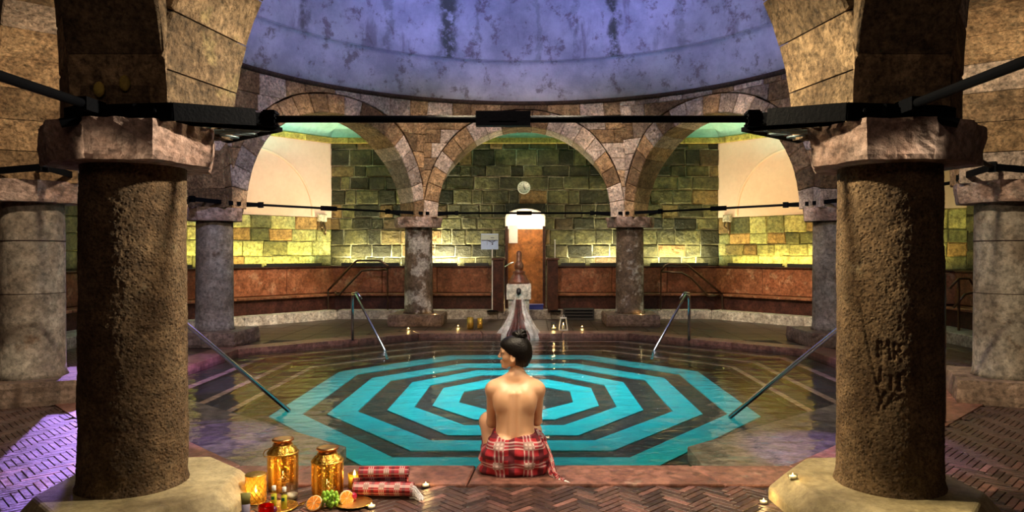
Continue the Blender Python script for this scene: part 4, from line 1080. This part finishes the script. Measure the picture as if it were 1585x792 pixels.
def towel_roll(loc, L, r, rz, lab, seed=0, fringe=0):
    t = thing('rolled_towel', lab, 'towel', loc, rz, 'rolled plaid towels')
    n, turns = 90, 3.2; NL = 24; V, Fc, UV = [], [], []
    for i in range(n+1):
        a = 2*math.pi*turns*i/n; rr = r*(.22+.78*i/n)
        if i > n*.6: rr *= 1+.03*math.sin(a*3+seed)
        for k in range(NL+1):
            x = -L/2+L*k/NL; sq = 1+.05*mnoise.noise(Vector((x*14+seed, a*.6, 0)))
            edge = (i/n)*.010*math.sin(seed+a)
            V.append((x*(1+edge), -rr*sq*math.cos(a)*1.05, r*.88+rr*sq*math.sin(a)*.86)); UV.append((x+seed, a*rr))
    for i in range(n):
        for k in range(NL): Fc.append((i*(NL+1)+k, i*(NL+1)+k+1, (i+1)*(NL+1)+k+1, (i+1)*(NL+1)+k))
    o = mk('cloth_roll', V, Fc, 'plaid_small', t, True)
    uv = o.data.uv_layers.new(name='UVMap')
    for lp in o.data.loops: uv.data[lp.index].uv = UV[lp.vertex_index]
    so = o.modifiers.new('thickness', 'SOLIDIFY'); so.thickness = .0035
    if fringe:
        m_ = MB(); rn = random.Random(seed)
        for k in range(26):
            y = rn.uniform(-r, r*.2); z = rn.uniform(.2*r, 1.5*r); x = L/2-.01
            m_.tube([(x, y, z), (x+.03, y-.02, z*.8+.01), (x+.05+rn.uniform(0, .03), y-.03+rn.uniform(-.02, .02), .006)], .0022, 4)
        m_.go('fringe', 'paper', t, kind='stuff')
    return t
X = at(590, 771, 0); 
towel_roll((X[0]+.01, X[1]+.03, .0), .32, .050, -.05, 'rolled red plaid towel with white fringe, lowest at the front of the pile', 1.3, 1)
towel_roll((X[0]-.03, X[1]+.13, .0), .30, .046, .08, 'rolled red plaid towel at the bottom back of the pile', 4.1)
towel_roll((X[0]-.0, X[1]+.085, .083), .27, .040, .03, 'rolled red plaid towel lying on top of the two others', 2.2)
t = thing('tealight_cup', 'amber votive cup tucked at the towel ends', 'candle holder', (X[0]-.165, X[1]+.0, 0)); t.location = (at(551, 760, 0)[0]-.02, at(551, 760, 0)[1]+.05, 0)
MB().lathe([(.03, 0), (.034, .004), (.036, .085), (.033, .085), (.03, .008), (.0001, .008)], 24).go('cup', 'glass_gold', t, True); MB().lathe([(.028, .009), (.028, .06), (.0001, .06)], 18).go('candle', 'wax', t, True); flame(t, .062, 1.6)

# ---------------------------------------------------------------- the bather
import openvdb as vdb
WX, WY = .005, 4.285
def grid(lo, hi, h):
    ax = [np.arange(lo[k], hi[k]+h, h, dtype=np.float32) for k in range(3)]
    return ax, np.meshgrid(*ax, indexing='ij', sparse=True)
class SDF:
    def __init__(s, lo, hi, h): s.lo, s.h = lo, h; s.ax, (s.X, s.Y, s.Z) = grid(lo, hi, h); s.f = np.full([len(a) for a in s.ax], .08, np.float32)
    def _box(s, c0, c1, pad):
        sl = []
        for k in range(3):
            a = int(max(0, math.floor((min(c0[k], c1[k])-pad-s.lo[k])/s.h))); b = int(min(len(s.ax[k]), math.ceil((max(c0[k], c1[k])+pad-s.lo[k])/s.h)+1)); sl.append(slice(a, max(b, a+1)))
        return tuple(sl), s.X[sl[0]], s.Y[:, sl[1]], s.Z[:, :, sl[2]]
    def comb(s, sl, d, k, op='u'):
        a = s.f[sl]
        if op == 'u':
            h = np.clip(.5+.5*(a-d)/k, 0, 1); s.f[sl] = a*(1-h)+d*h-k*h*(1-h)
        else: # subtract
            h = np.clip(.5-.5*(a+d)/k, 0, 1); s.f[sl] = a*(1-h)+(-d)*h+k*h*(1-h)
    def cap(s, a, b, ra, rb, k=.02, op='u'):
        sl, X, Y, Z = s._box(a, b, max(ra, rb)+k+.03); d = [b[i]-a[i] for i in range(3)]; L2 = sum(q*q for q in d)+1e-9
        t = np.clip(((X-a[0])*d[0]+(Y-a[1])*d[1]+(Z-a[2])*d[2])/L2, 0, 1)
        D = np.sqrt((X-a[0]-d[0]*t)**2+(Y-a[1]-d[1]*t)**2+(Z-a[2]-d[2]*t)**2)-(ra+(rb-ra)*t); s.comb(sl, D.astype(np.float32), k, op)
    def ell(s, c, r, k=.02, op='u', rot=0):
        sl, X, Y, Z = s._box([c[i]-max(r) for i in range(3)], [c[i]+max(r) for i in range(3)], k+.03)
        x, y, z = X-c[0], Y-c[1], Z-c[2]
        if rot: x, z = x*math.cos(rot)+z*math.sin(rot), -x*math.sin(rot)+z*math.cos(rot)
        k0 = np.sqrt((x/r[0])**2+(y/r[1])**2+(z/r[2])**2); k1 = np.sqrt((x/r[0]**2)**2+(y/r[1]**2)**2+(z/r[2]**2)**2)+1e-6
        s.comb(sl, (k0*(k0-1)/k1).astype(np.float32), k, op)
    def torso(s, tab, k=.02, infl=0):
        z = s.Z.ravel(); T = np.array(tab); wv = np.interp(z, T[:, 0], T[:, 1])+infl; dv = np.interp(z, T[:, 0], T[:, 2])+infl; cx = np.interp(z, T[:, 0], T[:, 3]); cy = np.interp(z, T[:, 0], T[:, 4])
        ker = np.ones(9)/9
        wv, dv, cx, cy = [np.convolve(np.pad(q, 4, 'edge'), ker, 'valid') for q in (wv, dv, cx, cy)]
        wv, dv, cx, cy = [q.reshape(1, 1, -1) for q in (wv, dv, cx, cy)]
        x, y = (s.X-cx), (s.Y-cy); q = (np.abs(x)/wv)**2.3+(np.abs(y)/dv)**2.3
        D = (q**(1/2.3)-1)*np.minimum(wv, dv)*.9
        zz = s.Z; D = np.maximum(D, np.maximum(T[0, 0]-zz, zz-T[-1, 0])); s.comb((slice(None),)*3, D.astype(np.float32), k)
    def mesh(s, name, mat, parent, iso=0.0):
        g = vdb.FloatGrid(.08); g.copyFromArray(np.ascontiguousarray(s.f)); P, Q = g.convertToQuads(isovalue=iso)
        P = P*s.h+np.array(s.lo); return mk(name, P.tolist(), Q[:, ::-1].tolist(), mat, parent, True)
TOR = [(-.03, .17, .10, 0, .01), (.03, .198, .13, 0, .0), (.09, .203, .14, 0, 0), (.14, .185, .13, 0, 0), (.19, .148, .112, 0, 0), (.235, .120, .094, 0, 0), (.29, .112, .086, 0, .0), (.35, .117, .088, 0, 0),
       (.41, .128, .094, 0, .0), (.46, .138, .092, 0, .005), (.50, .142, .080, 0, .012), (.53, .125, .064, .0, .02), (.56, .075, .052, .008, .025), (.60, .045, .042, .014, .03)]
woman = thing('person', 'woman with hair bun and bare back in a red plaid wrap, sitting on the coping', 'person', (WX, WY, 0))
H = .0038
b = SDF((-.26, -.22, -.34), (.26, .66, .88), H)
b.torso(TOR)
# back relief: shoulder blades, spinal muscles
for s in (-1, 1):
    b.ell((s*.078, -.047, .445), (.044, .042, .075), .03, rot=s*.22); b.cap((s*.024, -.073, .24), (s*.020, -.070, .48), .020, .018, .012); b.cap((s*.056, -.109, .24), (s*.042, -.122, .47), .016, .014, .016, 's')
    b.ell((s*.07, -.07, .14), (.09, .075, .09), .03)
    b.ell((s*.085, .0, .515), (.06, .045, .032), .03); b.cap((s*.02, .0, .575), (s*.12, .012, .525), .03, .03, .03)
b.cap((0, -.099, .20), (0, -.097, .50), .015, .013, .012, 's')
# arms
def arm(sh, el, wr, s):
    b.ell(sh, (.046, .048, .05), .025); b.cap(sh, el, .040, .031, .02); b.cap(el, wr, .033, .021, .015)
    d = Vector(wr)-Vector(el); d.normalize(); side = Vector((0, 0, 1)).cross(d).normalized(); up = d.cross(side)
    pc = Vector(wr)+d*.045; b.cap(Vector(wr), pc, .021, .026, .01); b.cap(pc-side*.02, pc+side*.02, .018, .017, .01)
    for q in range(4):
        base = pc+d*.012+side*(-.028+.0185*q); l = [.030, .034, .032, .026][q]
        m1 = base+(d*.8-up*.6).normalized()*l; m2 = m1+(d*.2-up*1.0).normalized()*l*.7
        b.cap(base, m1, .0088, .0082, .004); b.cap(m1, m2, .0082, .007, .003)
    th = pc-d*.02+side*s*.028; b.cap(th, th+(side*s*.7+d*.6).normalized()*.03, .011, .009, .005); b.cap(th+(side*s*.7+d*.6).normalized()*.03, th+(side*s*.3+d).normalized()*.055, .009, .0075, .003)
arm((-.134, .015, .492), (-.146, .115, .275), (-.075, .325, .285), 1)
arm((.137, .015, .492), (.132, .13, .28), (.04, .345, .255), -1)
# neck, legs
b.cap((.006, .028, .53), (.014, .022, .66), .042, .040, .02)
for hip, kn, an, toe in (((-.095, .05, .075), (-.172, .29, .235), (-.12, .36, -.235), (-.15, .52, -.262)), ((.09, .05, .075), (.105, .42, .140), (.11, .43, -.235), (.14, .58, -.262))):
    b.cap(hip, kn, .088, .062, .03); b.ell(kn, (.060, .058, .058), .02); mid = [kn[i]*.62+an[i]*.38 for i in range(3)]; mid[1] += .0
    b.cap(kn, mid, .052, .048, .02); b.cap(mid, an, .046, .031, .02); b.cap(an, toe, .034, .022, .015); b.ell((an[0], an[1]-.03, -.262), (.027, .035, .026), .015)
    for q in range(5):
        o_ = (-.026+.013*q)
        b.cap((toe[0]+o_, toe[1], -.268), (toe[0]+o_, toe[1]+.035-.004*q, -.272), .0085, .007, .004)
# head facing -x
hx, hy, hz = .0, .015, .0
b.ell((.012, hy, .728), (.084, .070, .088), .01); b.ell((-.032, hy, .700), (.048, .047, .056), .02)
b.ell((-.052, hy, .738), (.036, .050, .042), .02)
b.cap((-.062, hy-.010, .650), (-.062, hy+.010, .650), .014, .014, .02)
for s in (-1, 1):
    b.cap((-.058, hy+s*.012, .636), (-.005, hy+s*.044, .672), .010, .011, .02)
    b.ell((-.054, hy+s*.030, .690), (.020, .018, .018), .015)
    b.ell((-.084, hy+s*.028, .712), (.008, .011, .008), .008, 's')
    b.cap((-.080, hy+s*.012, .728), (-.070, hy+s*.042, .727), .009, .007, .008)
    b.ell((-.012, hy+s*.067, .690), (.017, .008, .028), .004, rot=-.2); b.ell((-.013, hy+s*.075, .693), (.009, .005, .017), .003, 's')
b.cap((-.085, hy, .722), (-.0985, hy, .694), .006, .0075, .008)
for s in (-1, 1): b.ell((-.090, hy+s*.009, .691), (.007, .006, .005), .005)
b.cap((-.082, hy-.013, .669), (-.082, hy+.013, .669), .0072, .0072, .005); b.cap((-.080, hy-.011, .659), (-.080, hy+.011, .659), .0074, .0074, .005)
b.ell((-.072, hy, .639), (.011, .013, .011), .012)
# flat seat on the stone
sl = b.f; Yg, Zg = b.Y, b.Z
seat = np.where(Yg < .085, .003-Zg, -.5).astype(np.float32); b.f = np.maximum(b.f, seat)
b.mesh('body', 'skin', woman)
# facial parts
for s in (-1, 1):
    ey = MB().ball((-.0715, hy+s*.024, .711), .0100, 14).go('eye', 'paper', woman, True)
    MB().ball((-.0790, hy+s*.0245, .711), .0042, 10).go('iris', 'brass_dark', ey, True)
    MB().tube([(-.088, hy+s*.012, .731), (-.086, hy+s*.026, .735), (-.074, hy+s*.043, .730)], [.002, .0026, .0012], 6).go('eyebrow', 'hair', woman, True)
    MB().tube([(-.086, hy+s*.016, .714), (-.085, hy+s*.027, .7175), (-.076, hy+s*.038, .713)], [.0012, .0016, .001], 5).go('eyelashes', 'hair', woman, True)
MB().tube([(-.083, hy-.018, .664), (-.0885, hy-.006, .6645), (-.0885, hy+.006, .6645), (-.083, hy+.018, .664)], [.001, .0038, .0038, .001], 8).go('lips', plain('lip_colour', (.42, .10, .08), .35), woman, True)
# hair
hr = SDF((-.13, -.10, .58), (.14, .14, .90), .0030)
hr.ell((.014, hy, .735), (.090, .080, .092), .01); hr.ell((-.02, hy, .765), (.072, .066, .052), .02); hr.cap((.055, hy, .70), (.050, hy, .655), .040, .030, .03); hr.ell((.03, hy, .69), (.062, .066, .05), .02)
X, Y, Z = hr.X, hr.Y, hr.Z
line = np.where(X < -.028, .757-.80*(X+.085), np.where(X < .0, .72-(X+.028)*1.2, .63+0*X))
cut = np.where(X < -.012, (line-Z)*.7, np.maximum(.632-Z, np.where(Z < .70, (.004-X)*.9, -.05)))
hr.f = np.maximum(hr.f, cut.astype(np.float32))
ang = np.arctan2(Z-.80, X-.035); hr.f += (.0007*np.sin(ang*64+Y*60)).astype(np.float32)
hr.mesh('hair', 'hair', woman)
bn = SDF((-.04, -.08, .76), (.11, .10, .90), .0028)
bn.ell((.030, hy-.005, .826), (.043, .040, .033), .01); bn.cap((.005, hy, .82), (.045, hy-.02, .848), .020, .016, .01); bn.ell((.050, hy-.01, .832), (.022, .026, .024), .008); bn.ell((.0, hy, .835), (.018, .02, .014), .006)
a2 = np.arctan2(bn.Z-.83, bn.X-.03); bn.f += (.0022*np.sin(a2*9+bn.Y*120)).astype(np.float32)
bn.mesh('hair_bun', 'hair', woman)
m_ = MB(); rn = random.Random(5)
for k in range(16):
    x, z = .03+rn.uniform(-.04, .045), .81+rn.uniform(0, .04); m_.tube([(x, hy+rn.uniform(-.03, .03), z), (x+rn.uniform(-.015, .02), hy+rn.uniform(-.04, .03), z+.02), (x+rn.uniform(-.03, .04), hy, z+rn.uniform(.015, .035))], .0007, 3)
for k in range(5):
    x = rn.uniform(-.005, .06); m_.tube([(x, hy-.05, .66), (x+rn.uniform(-.01, .01), hy-.052, .635), (x+rn.uniform(-.015, .02), hy-.045, .62)], .0006, 3)
m_.go('loose_strands', 'hair', woman, kind='stuff')
# plaid wrap
sk = SDF((-.27, -.24, -.12), (.28, .40, .30), .0036)
TS = [(z, w_, d_, a_, c_) for z, w_, d_, a_, c_ in TOR if z < .30]
sk.torso(TS, infl=.016)
for s in (-1, 1): sk.ell((s*.07, -.07, .14), (.108, .092, .102), .03)
sk.cap((-.095, .05, .075), (-.150, .25, .150), .100, .078, .03); sk.cap((.09, .05, .075), (.125, .36, .115), .100, .078, .03)
sk.ell((0, .12, .06), (.16, .16, .09), .04)
X, Y, Z = sk.X, sk.Y, sk.Z
sk.f += (.0035*np.sin(X*70+Z*45+Y*20)+.003*np.sin(X*38-Z*70+1)+.0025*np.sin(Z*110+X*25)).astype(np.float32)
top_ = .222+.035*np.abs(X/.12)**1.5*(Y < .05)+.012*np.sin(X*30+.6)
top_ = top_-.075*np.clip((-X-.125)/.05, 0, 1)
sk.f = np.maximum(sk.f, (Z-top_).astype(np.float32)); sk.f = np.maximum(sk.f, (Y-.28).astype(np.float32)); sk.f = np.maximum(sk.f, np.where(Y < .095, .002-Z, -.09-Z).astype(np.float32))
o = sk.mesh('plaid_wrap', 'plaid', woman)
uv = o.data.uv_layers.new(name='UVMap')
co = np.empty(len(o.data.vertices)*3, np.float32); o.data.vertices.foreach_get('co', co); co = co.reshape(-1, 3)
uu = np.arctan2(co[:, 0], -(co[:, 1]-.16))*.24; vv = co[:, 2]*1.0+.05*np.abs(uu)
li = np.empty(len(o.data.loops), np.int32); o.data.loops.foreach_get('vertex_index', li)
uv.data.foreach_set('uv', np.stack([uu[li], vv[li]], 1).ravel())
# folded top edge of the wrap
pts = []
for k in range(48):
    a = math.pi*2*k/48; x = .128*math.sin(a); y = -.104*math.cos(a); z = .222+.035*abs(x/.12)**1.5*(y < .05)+.012*math.sin(x*30+.6); pts.append((x, y, z))
# trailing end with fringe on the coping
V, Fc, UV = [], [], []
ctrl = [(.165, -.02, .19), (.20, -.06, .12), (.215, -.10, .06), (.235, -.14, .022), (.262, -.17, .010)]
for i in range(25):
    q = i/24*(len(ctrl)-1); k = min(int(q), len(ctrl)-2); t_ = q-k; p = Vector(ctrl[k]).lerp(Vector(ctrl[k+1]), t_)
    wdt = .035+.030*(i/24)
    for j in range(11):
        s = (j/10-.5)*2; fold = .010*math.sin(s*7+i*.3)
        V.append((p.x+s*wdt*.55, p.y-s*wdt*.5+fold, p.z+fold*.6+.012*(1-s*s)*(i/24 < .9)+.002)); UV.append((s*wdt+.02, i*.011))
for i in range(24):
    for j in range(10): Fc.append((i*11+j, i*11+j+1, (i+1)*11+j+1, (i+1)*11+j))
o = mk('wrap_end', V, Fc, 'plaid_small', woman, True); uv = o.data.uv_layers.new(name='UVMap')
for lp in o.data.loops: uv.data[lp.index].uv = UV[lp.vertex_index]
so = o.modifiers.new('thickness', 'SOLIDIFY'); so.thickness = .004
m_ = MB(); rn = random.Random(9)
for k in range(22):
    s = k/21*2-1; x, y = .262+s*.035, -.17-s*.032; m_.tube([(x, y, .014), (x+.012, y-.012, .012), (x+.022+rn.uniform(-.006, .008), y-.03+rn.uniform(-.008, .008), .005)], .0017, 4)
m_.go('fringe', 'paper', woman, kind='stuff')

# ---------------------------------------------------------------- wall washers hidden behind the bench-back ledge
WN = {}
WHERE = {3: ('under the pink niche near the wall corner', 'under the middle of the pink niche', 'under the pink niche by the grey-violet column'), 1: ('under the orange-lit niche near the wall corner', 'under the middle of the orange-lit niche', 'under the orange-lit niche by the dark slate column'),
  2: ('in the back wall corner by the pink niche', 'behind the plastered column', 'in the back wall corner by the orange-lit niche', 'behind the white-banded column', 'right beside the sign stand', 'right beside the thin white pole'), 0: ('on the side wall beyond the carved column',), 4: ('on the side wall beyond the lantern-side column',)}
def washer(i, u, tilt, watts, col, ln=1.2, z=1.075, v=.25):
    k_ = WN.get(i, 0); WN[i] = k_+1; wl = 'slim black lamp trough on the bench back '+WHERE[i][k_]
    f, L = seg(i); p = f(u, v, z); q = f(u, v-tilt, z+1.2)
    a, b_ = f(u-ln/2, v, z-.03), f(u+ln/2, v, z-.03)
    o = area(p, q, watts, col, ln, .04); d = Vector(f(1, 0, 0))-Vector(f(0, 0, 0))
    zax = -(Vector(q)-Vector(p)).normalized(); xax = d.normalized(); yax = zax.cross(xax).normalized(); xax = yax.cross(zax)
    from mathutils import Matrix
    o.rotation_euler = Matrix((xax, yax, zax)).transposed().to_euler()
    t = thing('wall_washer', wl.replace('slim black lamp trough on', 'slim lamp trough on') , 'lamp', (0, 0, 0), 0, 'lamp troughs along the benches')
    m_ = MB(); V, Fc = fbox(f, u-ln/2, u+ln/2, v-.05, v+.04, z-.045, z-.02); m_.add(V, Fc); V, Fc = fbox(f, u-ln/2, u+ln/2, v+.035, v+.045, z-.045, z+.02); m_.add(V, Fc); m_.go('trough', 'black', t)
fL = seg(3)[1]
for u, w_, c_ in ((1.0, 12, YG), (2.3, 13, YG), (3.6, 11, YG)):
    washer(3, u, .35, w_, c_); washer(1, fL-u, .35, w_*.9, (1, .8, .25))
washer(2, 8.2-.9, .35, 34, (1, .93, .5), 1.2); washer(2, 8.2-2.25, .35, 60, (1, .92, .6), .9); washer(2, .9, .35, 32, (1, .93, .5), 1.2); washer(2, 2.3, .35, 30, (1, .92, .55), .9)
washer(2, 8.2-3.1, .35, 5, (1, .9, .5), .5); washer(2, 3.1, .35, 5, (1, .9, .5), .5)
washer(0, 12.2, .35, 14, YG); washer(4, 1.4, .35, 10, (.3, .35, 1))
for s_ in (-1, 1): spot((s_*2.9, 12.9, 2.9), (s_*5.0, 13.9, 1.5), 55, (1, .9, .35), 90, .8, .06)  # spots added to widen the yellow on the niche stones
# floods on the plaster niches and vault, bare lamps added in the air beyond the arcade
spot((-3.3, 12.2, 2.9), (-5.2, 13.6, 3.0), 130, (1, .62, .55), 110, .8, .06)
spot((3.3, 12.2, 2.9), (5.2, 13.6, 3.0), 130, (1, .56, .3), 110, .8, .06)
for x in (-4.6, 4.6): spot((x, 12.6, 3.1), (x*1.02, 13.2, 4.3), 90, TEAL, 130, .8, .05)
spot((0, 13.8, 3.0), (0, 14.6, 4.3), 7, TEAL, 130, .8, .05)
